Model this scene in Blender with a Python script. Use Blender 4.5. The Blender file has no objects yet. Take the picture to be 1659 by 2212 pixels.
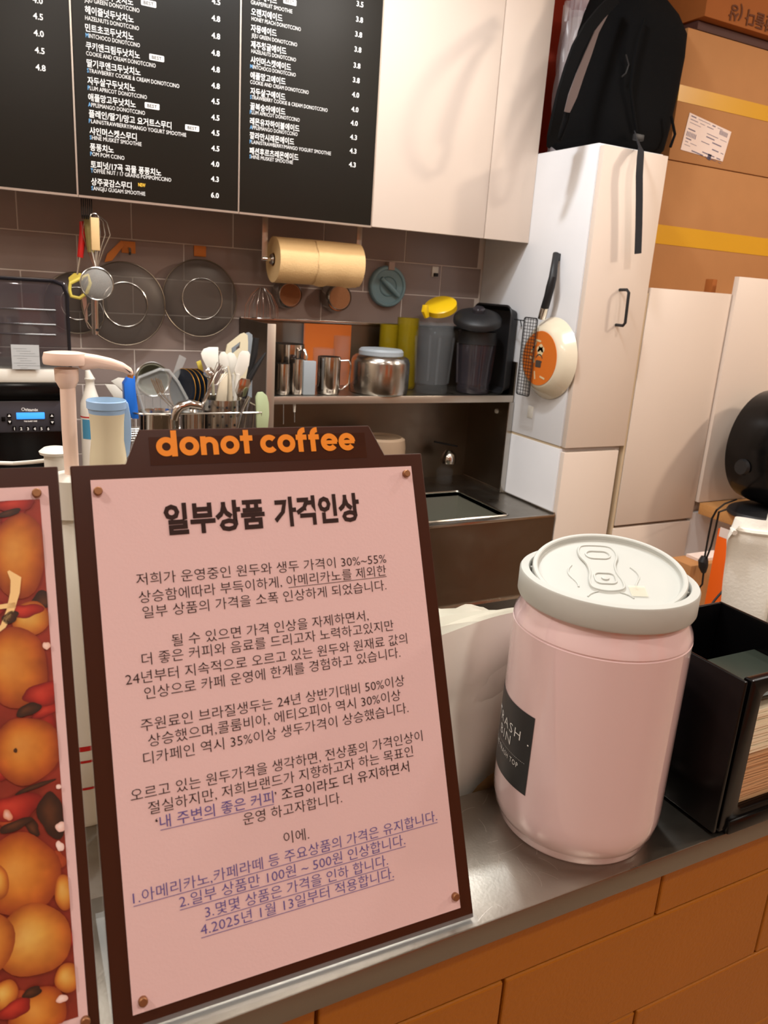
import bpy, bmesh, math, random
from mathutils import Vector, Matrix, Euler
random.seed(7)
PI = math.pi
sc = bpy.context.scene
C = sc.collection

# ------------------------------------------------------------------ camera
H = 1.48
YAW, PIT, ROL, F = .490765581, .280595837, -.0670525438, 1687.46
fw = Vector((math.sin(YAW)*math.cos(PIT), math.cos(YAW)*math.cos(PIT), -math.sin(PIT)))
r0 = Vector((math.cos(YAW), -math.sin(YAW), 0)); d0 = fw.cross(r0)
rt = r0*math.cos(ROL) + d0*math.sin(ROL); dn = fw.cross(rt)
CAM = Vector((0, 0, H))
cd = bpy.data.cameras.new('camera'); cam = bpy.data.objects.new('camera', cd); C.objects.link(cam)
cam.matrix_world = Matrix(((rt.x, -dn.x, -fw.x, 0), (rt.y, -dn.y, -fw.y, 0), (rt.z, -dn.z, -fw.z, H), (0, 0, 0, 1)))
cd.sensor_fit = 'HORIZONTAL'; cd.sensor_width = 36; cd.lens = 36*F/1659
cd.clip_start = .02; cd.clip_end = 30
cd.dof.use_dof = True; cd.dof.focus_distance = .75; cd.dof.aperture_fstop = 24
sc.camera = cam

# ------------------------------------------------------------------ world, lights, exposure
def srgb(c):
    return tuple(((v/255)/12.92 if v/255 <= .04045 else ((v/255+.055)/1.055)**2.4) for v in c)
w = bpy.data.worlds.new('world'); sc.world = w; w.use_nodes = True
w.node_tree.nodes['Background'].inputs[0].default_value = (1, .93, .86, 1)
w.node_tree.nodes['Background'].inputs[1].default_value = .25
sc.view_settings.view_transform = 'Standard'; sc.view_settings.look = 'None'
sc.view_settings.gamma = 1; sc.view_settings.use_curve_mapping = False
sc.view_settings.exposure = 0.0
sc.cycles.transparent_max_bounces = 24
def area(name, loc, size, watt, col, target=None, spread=None):
    l = bpy.data.lights.new(name, 'AREA'); l.shape = 'DISK'; l.size = size; l.energy = watt; l.color = col
    if spread: l.spread = spread
    o = bpy.data.objects.new(name, l); C.objects.link(o); o.location = loc
    if target is not None:
        o.rotation_euler = (Vector(target)-Vector(loc)).to_track_quat('-Z', 'Y').to_euler()
    return o
LIGHTS = [('downlight', (3.25, .0, 2.60), .2, 27, (1, .84, .68), (1.9, 1.7, 1.2)),
          ('downlight', (1.38, .60, 2.60), .16, 9, (1, .93, .86), None),
          ('downlight', (.75, 1.42, 2.60), .12, 15, (.90, .95, 1), None),
          ('downlight', (.35, -.55, 2.60), .14, 9, (1, .90, .80), None),
          ('downlight', (-.9, .30, 2.60), .14, 10, (1, .90, .80), None),
          ('downlight', (2.0, -.9, 2.60), .14, 11, (1, .88, .76), None)]
for n, loc, s, wt, col, tg in LIGHTS:
    area(n, loc, s, wt, col, tg)
FILLS = [(-.3, -1.0, 5), (2.6, .9, 8), (.45, 1.1, 17), (-.9, 1.0, 12)]  # soft unseen fill lights, added to raise the ambient level
for x, y, wt in FILLS: area('fill_light', (x, y, 2.63), .62, wt, (1, .95, .89))

# ------------------------------------------------------------------ pixel -> world helpers
def ray(px, py):
    return (rt*(px-829.5) + dn*(py-1106) + fw*F).normalized()
def aY(px, py, Y):
    r = ray(px, py); return CAM + r*(Y/r.y)
def aX(px, py, X):
    r = ray(px, py); return CAM + r*(X/r.x)
def aZ(px, py, Z):
    r = ray(px, py); return CAM + r*((Z-H)/r.z)

# ------------------------------------------------------------------ materials
M = {}
def mat(name, rgb, rough=.5, metal=0, alpha=1, trans=0, ior=1.45, coat=0, emit=None, noise=0, nscale=20, bump=0, bscale=200, spec=.5, stretch=None, rvar=0, sub=0):
    m = bpy.data.materials.new(name); m.use_nodes = True; nt = m.node_tree; b = nt.nodes['Principled BSDF']
    col = srgb(rgb)
    b.inputs['Base Color'].default_value = (*col, 1); b.inputs['Roughness'].default_value = rough
    b.inputs['Metallic'].default_value = metal; b.inputs['Alpha'].default_value = alpha
    b.inputs['Transmission Weight'].default_value = trans; b.inputs['IOR'].default_value = ior
    b.inputs['Coat Weight'].default_value = coat; b.inputs['Specular IOR Level'].default_value = spec
    if sub:
        b.inputs['Subsurface Weight'].default_value = sub; b.inputs['Subsurface Radius'].default_value = (.02, .012, .008)
    if emit: b.inputs['Emission Color'].default_value = (*srgb(rgb), 1); b.inputs['Emission Strength'].default_value = emit
    if noise or bump or rvar:
        tc = nt.nodes.new('ShaderNodeTexCoord'); mp = nt.nodes.new('ShaderNodeMapping')
        nt.links.new(tc.outputs['Object'], mp.inputs[0])
        if stretch: mp.inputs['Scale'].default_value = stretch
    if noise or rvar:
        n = nt.nodes.new('ShaderNodeTexNoise'); n.inputs['Scale'].default_value = nscale; n.inputs['Detail'].default_value = 5
        nt.links.new(mp.outputs[0], n.inputs['Vector'])
    if noise:
        mx = nt.nodes.new('ShaderNodeMix'); mx.data_type = 'RGBA'
        mx.inputs[6].default_value = (*[c*(1-noise) for c in col], 1); mx.inputs[7].default_value = (*[min(1, c*(1+noise)) for c in col], 1)
        nt.links.new(n.outputs[0], mx.inputs[0]); nt.links.new(mx.outputs[2], b.inputs['Base Color'])
    if rvar:
        mr = nt.nodes.new('ShaderNodeMapRange'); mr.inputs[1].default_value = .3; mr.inputs[2].default_value = .7
        mr.inputs[3].default_value = max(0, rough-rvar); mr.inputs[4].default_value = rough+rvar
        nt.links.new(n.outputs[0], mr.inputs[0]); nt.links.new(mr.outputs[0], b.inputs['Roughness'])
    if bump:
        n2 = nt.nodes.new('ShaderNodeTexNoise'); n2.inputs['Scale'].default_value = bscale
        nt.links.new(mp.outputs[0], n2.inputs['Vector'])
        bp = nt.nodes.new('ShaderNodeBump'); bp.inputs['Strength'].default_value = bump; bp.inputs['Distance'].default_value = .002
        nt.links.new(n2.outputs[0], bp.inputs['Height']); nt.links.new(bp.outputs[0], b.inputs['Normal'])
    M[name] = m; return m
mat('steel', (188, 184, 178), .22, 1, noise=.12, nscale=30, rvar=.06)
mat('steel_brushed', (146, 140, 130), .33, 1, noise=.05, nscale=25, rvar=.06, bump=.03, bscale=500)
mat('steel_dark', (128, 116, 102), .38, 1, noise=.15, nscale=8, rvar=.1)
mat('chrome', (215, 210, 205), .15, 1)
mat('steel_soft', (186, 186, 176), .5, 1)
mat('aluminium', (200, 190, 178), .35, .9)
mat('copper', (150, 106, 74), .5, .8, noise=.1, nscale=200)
mat('board_brown', (60, 26, 12), .34, spec=.4)
mat('paper_pink', (228, 195, 196), .7, bump=.04, bscale=600, noise=.02, nscale=8)
mat('ink_brown', (46, 22, 18), .8)
mat('ink_blue', (96, 80, 150), .8)
mat('logo_orange', (238, 140, 10), .5)
mat('bin_pink', (232, 204, 206), .14, coat=1, noise=.02, nscale=5)
mat('lid_grey', (186, 189, 184), .42, noise=.04, nscale=30)
mat('lid_side', (196, 196, 190), .42)
mat('label_black', (44, 45, 47), .35)
mat('ink_white', (240, 240, 238), .6)
mat('ink_cyan', (110, 170, 220), .6)
mat('ink_yellow', (235, 190, 60), .6)
mat('menu_black', (17, 15, 9), .3, spec=.4)
mat('white_panel', (218, 202, 188), .42, noise=.02, nscale=6, bump=.02, bscale=60)
mat('white_side', (224, 224, 226), .5, noise=.03, nscale=10)
mat('edge_cream', (196, 176, 146), .6)
mat('tile_mauve', (146, 130, 124), .28, noise=.06, nscale=6, bump=.02)
mat('grout', (222, 212, 204), .9)
mat('tile_orange', (174, 106, 18), .5, noise=.05, nscale=9, bump=.25, bscale=260)
mat('grout_orange', (168, 92, 18), .8)
mat('wall_red', (176, 52, 18), .7)
mat('wall_orange', (226, 104, 24), .6)
mat('wall_cream', (196, 180, 160), .75)
mat('ceiling', (225, 215, 200), .8)
mat('floor', (168, 152, 134), .3, noise=.1, nscale=4)
mat('kraft', (172, 120, 72), .85, noise=.06, nscale=14, bump=.1, bscale=120)
mat('bag_kraft', (136, 106, 66), .85)
mat('kraft_dark', (150, 84, 30), .85, noise=.06, nscale=14)
mat('tape', (214, 158, 34), .3, alpha=.9)
mat('label_paper', (226, 206, 196), .6)
mat('label_ink', (110, 100, 120), .7)
mat('fabric_black', (9, 9, 10), .95, bump=.3, bscale=400, spec=.15)
mat('fabric_grey', (120, 108, 108), .9)
mat('plastic_black', (7, 7, 8), .2, spec=.3)
mat('plastic_black_matt', (26, 26, 28), .5)
mat('plastic_white', (226, 222, 212), .35)
mat('plastic_grey', (150, 158, 164), .45)
mat('pump_pink', (244, 216, 200), .35, sub=.1)
mat('blue_light', (160, 196, 236), .35)
mat('blue', (34, 110, 214), .35)
mat('lid_blue', (122, 152, 160), .4)
mat('cream', (224, 211, 186), .25, coat=.4)
mat('cream_matt', (222, 212, 182), .5)
mat('orange_card', (214, 112, 34), .6, noise=.04)
mat('orange_hook', (222, 130, 50), .5)
mat('red', (190, 28, 24), .4)
mat('yellow', (226, 204, 90), .45)
mat('yellow_deep', (222, 182, 22), .3)
mat('yellow_clear', (140, 120, 16), .12, alpha=.5)
mat('wood', (196, 142, 84), .5, noise=.14, nscale=14, stretch=(1, 12, 12))
mat('wood_light', (222, 188, 134), .55, noise=.08, nscale=40)
mat('towel', (226, 190, 136), .95, noise=.05, nscale=30, bump=.4, bscale=260)
mat('clear', (140, 146, 150), .06, alpha=.08, spec=.8)
mat('clear_soft', (205, 208, 206), .15, alpha=.25)
mat('acrylic', (225, 232, 232), .06, alpha=.12, spec=.9)
mat('smoke', (58, 54, 60), .08, alpha=.55, spec=.8, coat=.4)
mat('smoke_dark', (30, 30, 36), .1, alpha=.82)
mat('mesh_grey', (104, 98, 92), .45, .6, alpha=.62, noise=.15, nscale=300)
mat('mesh_light', (170, 168, 162), .65, .3, alpha=.5, noise=.2, nscale=400)
mat('film_white', (250, 248, 238), .3, alpha=.94)
mat('film_clear', (232, 226, 230), .2, alpha=.45)
mat('napkin_kraft', (206, 160, 116), .9)
mat('napkin_cream', (240, 226, 196), .9)
mat('lcd', (60, 150, 250), .3, emit=.9)
mat('panel_dark', (62, 60, 66), .3)
mat('green_light', (176, 190, 150), .45)
mat('navy', (34, 42, 54), .2)
mat('gold', (170, 120, 40), .3, .6)
mat('cord_black', (22, 20, 20), .6)
mat('cloth_white', (236, 232, 222), .9, bump=.3, bscale=150)
mat('folder_orange', (226, 92, 12), .5)
mat('lamp_glow', (255, 235, 210), .5, emit=6)

# ------------------------------------------------------------------ mesh helpers
def bm_(): return bmesh.new()
def box(b, x0, x1, y0, y1, z0, z1, mx=None):
    vs = [b.verts.new(p) for p in ((x0, y0, z0), (x1, y0, z0), (x1, y1, z0), (x0, y1, z0), (x0, y0, z1), (x1, y0, z1), (x1, y1, z1), (x0, y1, z1))]
    for f in ((3, 2, 1, 0), (4, 5, 6, 7), (0, 1, 5, 4), (1, 2, 6, 5), (2, 3, 7, 6), (3, 0, 4, 7)):
        b.faces.new([vs[i] for i in f])
    if mx is not None:
        for v in vs: v.co = mx @ v.co
    return b
def basis(d):
    d = Vector(d).normalized(); a = Vector((0, 0, 1)) if abs(d.z) < .9 else Vector((1, 0, 0))
    u = d.cross(a).normalized(); return u, d.cross(u).normalized(), d
def lathe(b, prof, c=(0, 0, 0), n=32, axis=(0, 0, 1), closed=False, sx=1, sy=1):
    c = Vector(c)
    if Vector(axis).normalized().z > .999: u, v, d = Vector((1, 0, 0)), Vector((0, 1, 0)), Vector((0, 0, 1))
    else:
        u, v, d = basis(axis); v = -v if u.cross(v).dot(d) < 0 else v
    rings = []
    for r, h in prof:
        if r < 1e-6: rings.append([b.verts.new(c + d*h)])
        else: rings.append([b.verts.new(c + d*h + u*(r*sx*math.cos(2*PI*i/n)) + v*(r*sy*math.sin(2*PI*i/n))) for i in range(n)])
    pr = list(zip(rings, rings[1:])) + ([(rings[-1], rings[0])] if closed else [])
    for A, B in pr:
        for i in range(n):
            j = (i+1) % n
            if len(A) == 1 and len(B) == 1: continue
            if len(A) == 1: b.faces.new((A[0], B[j], B[i]))
            elif len(B) == 1: b.faces.new((A[i], A[j], B[0]))
            else: b.faces.new((A[i], A[j], B[j], B[i]))
    return b
def tube(b, pts, r, n=8, closed=False, flat=1.0):
    pts = [Vector(p) for p in pts]; N = len(pts); rings = []
    rr = r if isinstance(r, (list, tuple)) else [r]*N
    up = None
    for k in range(N):
        if closed: t = pts[(k+1) % N]-pts[k-1]
        else: t = pts[min(k+1, N-1)]-pts[max(k-1, 0)]
        t.normalize()
        if up is None: u, v, _ = basis(t)
        else:
            u = (up - t*up.dot(t)); u = u.normalized() if u.length > 1e-6 else basis(t)[0]; v = t.cross(u)
        up = u
        rings.append([b.verts.new(pts[k] + u*(rr[k]*math.cos(2*PI*i/n)) + v*(rr[k]*flat*math.sin(2*PI*i/n))) for i in range(n)])
    for k in range(N if closed else N-1):
        A, B = rings[k], rings[(k+1) % N]
        for i in range(n):
            j = (i+1) % n; b.faces.new((A[i], A[j], B[j], B[i]))
    if not closed:
        b.faces.new(rings[0][::-1]); b.faces.new(rings[-1])
    return b
def arc(c, u, v, r0_, a0, a1, n, r1_=None):
    c, u, v = Vector(c), Vector(u), Vector(v); r1_ = r1_ or r0_
    return [c + u*(r0_*math.cos(a0+(a1-a0)*i/n)) + v*(r1_*math.sin(a0+(a1-a0)*i/n)) for i in range(n+1)]
def circ(c, u, v, r, n=32, r2=None): return arc(c, u, v, r, 0, 2*PI*(n-1)/n, n-1, r2)
def prism(b, pts, dvec):
    """closed polygon pts (3D) extruded by dvec"""
    dvec = Vector(dvec); A = [b.verts.new(Vector(p)) for p in pts]; B = [b.verts.new(Vector(p)+dvec) for p in pts]
    n = len(A); b.faces.new(A[::-1]); b.faces.new(B)
    for i in range(n):
        j = (i+1) % n; b.faces.new((A[i], A[j], B[j], B[i]))
    return b
def rrect(x0, x1, z0, z1, r, n=5):
    o = []
    for cx, cz, a in ((x1-r, z1-r, 0), (x0+r, z1-r, PI/2), (x0+r, z0+r, PI), (x1-r, z0+r, 1.5*PI)):
        o += [(cx+r*math.cos(a+PI/2*i/n), cz+r*math.sin(a+PI/2*i/n)) for i in range(n+1)]
    return o
def grid(b, fn, nu, nv, thick=None):
    V = [[b.verts.new(fn(i/nu, j/nv)) for j in range(nv+1)] for i in range(nu+1)]
    for i in range(nu):
        for j in range(nv): b.faces.new((V[i][j], V[i+1][j], V[i+1][j+1], V[i][j+1]))
    return b
WL = {}
def finish(me, smooth):
    if smooth:
        me.shade_smooth()
        try: me.set_sharp_from_angle(angle=math.radians(smooth))
        except Exception: pass
def mk(name, b, m, parent=None, local=False, smooth=35, bevel=0, solid=0, **props):
    if solid:
        bmesh.ops.recalc_face_normals(b, faces=b.faces[:]); bmesh.ops.solidify(b, geom=b.faces[:], thickness=solid)
    if bevel:
        bmesh.ops.remove_doubles(b, verts=b.verts[:], dist=1e-6)
        es = [e for e in b.edges if len(e.link_faces) == 2 and e.calc_face_angle(0) > .6]
        bmesh.ops.bevel(b, geom=es, offset=bevel, segments=2, affect='EDGES', profile=.5)
    bmesh.ops.recalc_face_normals(b, faces=b.faces[:])
    if not local:
        if parent: org = WL[parent.name]
        else:
            xs = [v.co for v in b.verts]
            org = Vector(((min(p.x for p in xs)+max(p.x for p in xs))/2, (min(p.y for p in xs)+max(p.y for p in xs))/2, min(p.z for p in xs)))
        for v in b.verts: v.co -= org
    me = bpy.data.meshes.new(name); b.to_mesh(me); b.free(); finish(me, smooth)
    me.materials.append(M[m] if isinstance(m, str) else m)
    o = bpy.data.objects.new(name, me); C.objects.link(o)
    if parent: o.parent = parent
    if not local:
        if not parent: o.location = org
        WL[o.name] = org
    for k, v in props.items(): o[k] = v
    return o
def thing(name, label, cat, loc, rot=None, group=None):
    o = bpy.data.objects.new(name, None); C.objects.link(o); o.location = loc; o.empty_display_size = .02
    if rot: o.rotation_euler = rot
    o['label'] = label; o['category'] = cat
    if group: o['group'] = group
    WL[o.name] = Vector(loc); return o
def tag(o, label, cat, group=None):
    o['label'] = label; o['category'] = cat
    if group: o['group'] = group
    return o
def struct(name, b, m, parent=None, **k):
    o = mk(name, b, m, parent, **k)
    if not parent: o['kind'] = 'structure'
    return o
def copy_tree(o, parent=None):
    c = o.copy(); C.objects.link(c)
    if parent: c.parent = parent
    for ch in [x for x in o.children]: copy_tree(ch, c)
    return c

# ---- text -> mesh merged into bmesh; maps text (x,y) through fn
KEEP = bpy.data.curves.new('keep', 'FONT'); KEEP.body = '가A'; KEEPO = bpy.data.objects.new('keep', KEEP); bpy.data.meshes.remove(bpy.data.meshes.new_from_object(KEEPO))
def text(b, s, fn, size=1, width=None, off=0, align='LEFT', spacing=1.0, sub=1, xs=1.0):
    cu = bpy.data.curves.new('t', 'FONT'); cu.body = s; cu.size = size; cu.resolution_u = 2
    cu.offset = off; cu.space_character = spacing
    o = bpy.data.objects.new('t', cu)
    me = bpy.data.meshes.new_from_object(o)
    bpy.data.objects.remove(o); bpy.data.curves.remove(cu)
    if not me.vertices: return 0
    x0 = min(v.co.x for v in me.vertices); x1 = max(v.co.x for v in me.vertices)
    k = xs if width is None else width/(x1-x0)
    sh = -x0 if align == 'LEFT' else (-(x0+x1)/2 if align == 'CENTER' else -x1)
    base = len(b.verts); vs = [b.verts.new(fn((v.co.x+sh)*k, v.co.y)) for v in me.vertices]
    for p in me.polygons:
        try: b.faces.new([vs[i] for i in p.vertices])
        except ValueError: pass
    bpy.data.meshes.remove(me); return k
def stroke(b, pts, wd, fn, closed=False):
    """flat ribbon along 2D pts, mapped through fn(x,y)"""
    N = len(pts); L = []; R = []
    for k in range(N):
        a = pts[k-1] if (closed or k > 0) else pts[k]; c = pts[(k+1) % N] if (closed or k < N-1) else pts[k]
        tx, ty = c[0]-a[0], c[1]-a[1]; l = math.hypot(tx, ty) or 1; nx, ny = -ty/l*wd/2, tx/l*wd/2
        L.append(b.verts.new(fn(pts[k][0]+nx, pts[k][1]+ny))); R.append(b.verts.new(fn(pts[k][0]-nx, pts[k][1]-ny)))
    for k in range(N if closed else N-1):
        j = (k+1) % N; b.faces.new((L[k], R[k], R[j], L[j]))
    return b

# ================================================================== SETTING
YF, YW, YU, X0 = 1.742, 2.256, 2.02, 1.511
struct('floor', box(bm_(), -1.6, 4.2, -2.2, 2.4, -.05, 0), 'floor')
struct('ceiling', box(bm_(), -1.6, 4.2, -2.2, 2.4, 2.66, 2.72), 'ceiling')
struct('wall_left', box(bm_(), -1.65, -1.6, -2.2, 2.4, 0, 2.66), 'wall_cream')
struct('wall_right', box(bm_(), 4.2, 4.25, -2.2, 2.4, 0, 2.66), 'wall_cream')
wf = struct('wall_front', box(bm_(), -1.6, 4.2, -2.25, -2.2, 0, 2.66), 'wall_cream')
for xo in (-1.1, .6, 1.9): struct('orange_panel', box(bm_(), xo, xo+.7, -2.2, -2.16, 0, 2.5), 'wall_orange', wf)
wb = struct('wall_back', box(bm_(), -1.6, 4.2, YW+.0012, 2.4, 0, 2.66), 'grout')
rw = struct('wall_back_paint', box(bm_(), X0+.01, 4.19, YW-.004, YW+.006, 1.5, 2.655), 'wall_red', wb)
# glazed tiles on the back wall, laid in running bond
TW, TH = .2745, .0955
tb = box(bm_(), 0, TW-.003, 0, .006, 0, TH-.003)
proto = None
for r in range(9):
    z = H + .0735 + .1 - TH*(r) - .0035
    off = .122 if r % 2 == 0 else .259
    for c in range(-3, 6):
        x = off + c*TW; xa = max(x, -.62); xb = min(x+TW-.003, X0-.005)
        if xb - xa < .02: continue
        if abs((xb-xa) - (TW-.003)) < 1e-6:
            if proto is None:
                proto = mk('tile', tb, 'tile_mauve', wb, local=True, smooth=0, bevel=.0012); t = proto
            else: t = proto.copy(); C.objects.link(t)
        else:
            t = mk('tile', box(bm_(), 0, xb-xa, 0, .006, 0, TH-.003), 'tile_mauve', wb, local=True, smooth=0, bevel=.0012)
        t.location = Vector((xa, YW+random.uniform(-.0006, .0004), z - TH + .003)) - WL[wb.name]

# orange tiled face of the serving counter
cw = struct('wall_counter', box(bm_(), -.6, 1.6, .336, .42, 0, H-.3985), 'grout_orange')
cp = None
for r in range(7):
    zt = H-.4515+.0925 - r*.0925 if r else H-.3985
    zb = H-.4515 - r*.0925
    off = .435 if r % 2 == 0 else .294
    for c in range(-4, 5):
        x = off+c*.2815; xa, xb = max(x, -.6)+.0012, min(x+.2815, 1.6)-.0012
        if xb-xa < .02: continue
        full = r > 0 and abs(xb-xa-.2791) < 1e-5
        if full and cp is not None: t = cp.copy(); C.objects.link(t)
        else:
            t = mk('tile', box(bm_(), 0, xb-xa, 0, .008, 0, zt-zb-.002), 'tile_orange', cw, local=True, smooth=0, bevel=.0016)
            if full: cp = t
        t.location = Vector((xa, .3285+random.uniform(-.0003, .0004), zb+.001)) - WL[cw.name]

# lamps (fittings) in the ceiling
for i, (n, loc, s, wt, col, tg) in enumerate(LIGHTS):
    t = thing('ceiling_lamp', ['round ceiling downlight far right over the wooden shelf', 'round ceiling downlight above the serving counter', 'round ceiling downlight just in front of the menu boards', 'round ceiling downlight behind the camera', 'round ceiling downlight on the far left', 'round ceiling downlight behind and right of the camera'][i], 'lamp', (loc[0], loc[1], 2.66))
    mk('trim_ring', lathe(bm_(), [(s*.62, 0), (s*.8, 0), (s*.8, -.012), (s*.62, -.02)], (loc[0], loc[1], 2.66), 32, closed=True), 'plastic_white', t)

for i, (x, y, wt) in enumerate(FILLS):  # round frames for the added fill lights
    t = thing('fill_fitting', ['added round fill light behind the camera', 'added round fill light on the right above the shelf', 'added round fill light over the middle of the kitchen', 'added round fill light over the far left of the kitchen'][i], 'lamp', (x, y, 2.66))
    mk('frame', lathe(bm_(), [(.315, 0), (.335, 0), (.335, -.03), (.315, -.03)], (x, y, 2.66), 40, closed=True), 'plastic_white', t)
# ================================================================== SERVING COUNTER
ct = thing('counter_ledge', 'scratched stainless steel ledge on top of the orange tiled counter', 'counter', (.5, .37, H-.3985))
CZ = H-.38
mk('steel_top', box(bm_(), -.6, 1.6, .316, .432, H-.398, CZ), 'steel_brushed', ct, bevel=.0012)
# scratches as very thin bright grooves
b = bm_()
for i in range(26):
    a = random.uniform(0, 2*PI); x = random.uniform(.26, .36); y = random.uniform(.325, .425); l = random.uniform(.008, .03); c_ = random.uniform(-.6, .6)
    pts = [(x+l*s*math.cos(a+c_*s), y+l*s*math.sin(a+c_*s)) for s in [k/5 for k in range(6)]]
    stroke(b, [p for p in pts if .318 < p[1] < .43] or pts[:2], .00022, lambda x_, y_: Vector((x_, y_, CZ+.00006)))
mk('scratches', b, 'aluminium', ct, smooth=0, kind='stuff')
ic = thing('inner_worktop', 'lower steel worktop behind the serving ledge', 'worktop', (.5, .7, .83))
mk('worktop', box(bm_(), -.6, 1.6, .432, .95, .83, .86), 'steel_brushed', ic, bevel=.002)
mk('cabinet_body', box(bm_(), -.6, 1.6, .45, .93, .0, .83), 'steel_dark', ic)

# ================================================================== NOTICE STANDS
LEAN, SYAW = math.radians(22.8125), math.radians(-1.4686)
SORG = Vector((.2547, .3207, H-.377)); SW, SH = .2156, .2963
SU = Vector((math.cos(SYAW), math.sin(SYAW), 0)); SN0 = Vector((-math.sin(SYAW), math.cos(SYAW), 0))
SV = Vector((0, 0, math.cos(LEAN))) + SN0*math.sin(LEAN); SNn = SU.cross(SV)   # points to the viewer
SORG = SORG - SU*(SW/2)
def S(px, py, org=None):
    o = org or SORG; r = ray(px, py); t = (o-CAM).dot(SNn)/r.dot(SNn); P = CAM+r*t-o
    return P.dot(SU), P.dot(SV)
SROT = (-LEAN, 0, SYAW)
def SP(d): return lambda x, y: Vector((x, -d, y))
def notice_stand(org, label, tabs):
    t = thing('notice_stand', label, 'sign', org, SROT)
    hw = SW/2; zt = SH
    t1, t2, t3, t4 = tabs
    out = [(-hw, 0), (hw, 0), (hw, zt), t4, t3, t2, t1, (-hw, zt)]
    b = prism(bm_(), [(x, .0, z) for x, z in out], (0, .0028, 0)); mk('board', b, 'board_brown', t, local=True, smooth=0, bevel=.0006)
    b = prism(bm_(), [(x*1.004, .003, z+.0006) for x, z in out], (0, .0022, 0)); mk('acrylic_sheet', b, 'acrylic', t, local=True, smooth=0)
    # clear foot lies flat on the ledge: bring it back to level
    b = bm_()
    R = Matrix.Rotation(LEAN, 4, 'X')
    box(b, -hw, hw, .0035, .085, -.0005, .0035, R); box(b, -hw, hw, -.006, .0035, -.0005, .0025, R)
    mk('acrylic_foot', b, 'acrylic', t, local=True, smooth=0)
    return t
T0 = [S(272, 1001), S(300, 930), S(797, 918), S(831, 979)]
zt_ = SH
T0 = [(T0[0][0], zt_), (T0[1][0], (T0[1][1]+T0[2][1])/2), (T0[2][0], (T0[1][1]+T0[2][1])/2), (T0[3][0], zt_)]
ns = notice_stand(SORG, 'brown framed notice stand with pink price notice and orange wordmark', T0)
ptl, ptr, pbr, pbl = S(191, 1038), S(887, 1007), S(993.5, 1956), S(291.5, 2197)
PX0, PX1 = (ptl[0]+pbl[0])/2, (ptr[0]+pbr[0])/2; PZ0, PZ1 = (pbr[1]+pbl[1])/2, (ptl[1]+ptr[1])/2
pp = mk('paper', box(bm_(), PX0, PX1, -.0006, 0, PZ0, PZ1), 'paper_pink', ns, local=True, smooth=0)
z4 = lambda x, y: (x/1.8231+130, y/1.8231+900)
z5 = lambda x, y: (x/1.7463+130, y/1.7463+1560)
LN = [('저희가 운영중인 원두와 생두 가격이 30%~55%', z4(300, 662), z4(1283, 575)),
 ('상승함에따라 부득이하게, 아메리카노를 제외한', z4(310, 732), z4(1283, 622)),
 ('일부 상품의 가격을 소폭 인상하게 되었습니다.', z4(325, 792), z4(1283, 680)),
 ('될 수 있으면 가격 인상을 자제하면서,', z4(440, 902), z4(1213, 800)),
 ('더 좋은 커피와 음료를 드리고자 노력하고있지만', z4(322, 977), z4(1312, 838)),
 ('24년부터 지속적으로 오르고 있는 원두와 원재료 값의', z4(258, 1056), z4(1365, 890)),
 ('인상으로 카페 운영에 한계를 경험하고 있습니다.', z4(332, 1110), z4(1338, 945)),
 ('주원료인 브라질생두는 24년 상반기대비 50%이상', z4(318, 1237), z4(1355, 1055)),
 ('상승했으며,콜룸비아, 에티오피아 역시 30%이상', z4(347, 1297), z4(1340, 1112)),
 ('디카페인 역시 35%이상 생두가격이 상승했습니다.', z4(328, 1368), z4(1370, 1162)),
 ('오르고 있는 원두가격을 생각하면, 전상품의 가격인상이', z5(266, 297), z5(1365, 66)),
 ('절실하지만, 저희브랜드가 지향하고자 하는 목표인', z5(333, 345), z5(1330, 124)),
 ("‘내 주변의 좋은 커피’ 조금이라도 더 유지하면서", z5(360, 400), z5(1315, 182)),
 ('운영 하고자합니다.', z5(690, 385), z5(1062, 300)),
 ('이에.', z5(843, 455), z5(938, 437)),
 ('1.아메리카노,카페라떼 등 주요상품의 가격은 유지합니다.', z5(275, 683), z5(1420, 368)),
 ('2.일부 상품만 100원 ~ 500원 인상합니다.', z5(450, 697), z5(1300, 458)),
 ('3.몇몇 상품은 가격을 인하 합니다.', z5(547, 735), z5(1235, 535)),
 ('4.2025년 1월 13일부터 적용합니다.', z5(530, 802), z5(1257, 583))]
bb, bl = bm_(), bm_()
TS = .0075
for i, (s, a, c) in enumerate(LN):
    (xa, za), (xb, zb) = S(*a), S(*c); z = (za+zb)/2
    tgt = bl if i >= 15 else bb
    sl = (zb-za)/(xb-xa); fn = (lambda z_, x_, s_: (lambda x, y: Vector((x_+x, -.0009, z_+y+s_*x))))(za, xa, sl)
    if i == 12:
        full = s; pre = "‘"; mid = '내 주변의 좋은 커피'; post = "’ 조금이라도 더 유지하면서"
        W_ = xb-xa; wm = S(*z5(377, 405))[0]; we = S(*z5(805, 310))[0]
        text(bb, pre, fn, TS, .0014, 0)
        text(bl, mid, (lambda x, y: Vector((wm+x, -.0009, za+y+sl*(wm-xa+x)))), TS, we-wm, 0)
        text(bb, post, (lambda x, y: Vector((we+.001+x, -.0009, za+y+sl*(we-xa+x)))), TS, xb-we-.001, 0)
        stroke(bl, [(wm, za+sl*(wm-xa)-.0014), (we, za+sl*(we-xa)-.0014)], .00032, SP(.0009))
    else:
        text(tgt, s, fn, TS, xb-xa, -.00004)
    if i == 1: xu = S(*z4(897, 668))[0]; stroke(bb, [(xu, za+sl*(xu-xa)-.0012), (xb, zb-.0012)], .0003, SP(.0009))
    if i >= 15: stroke(bl, [(xa, za-.0014), (xb, zb-.0014)], .00032, SP(.0009))
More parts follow.
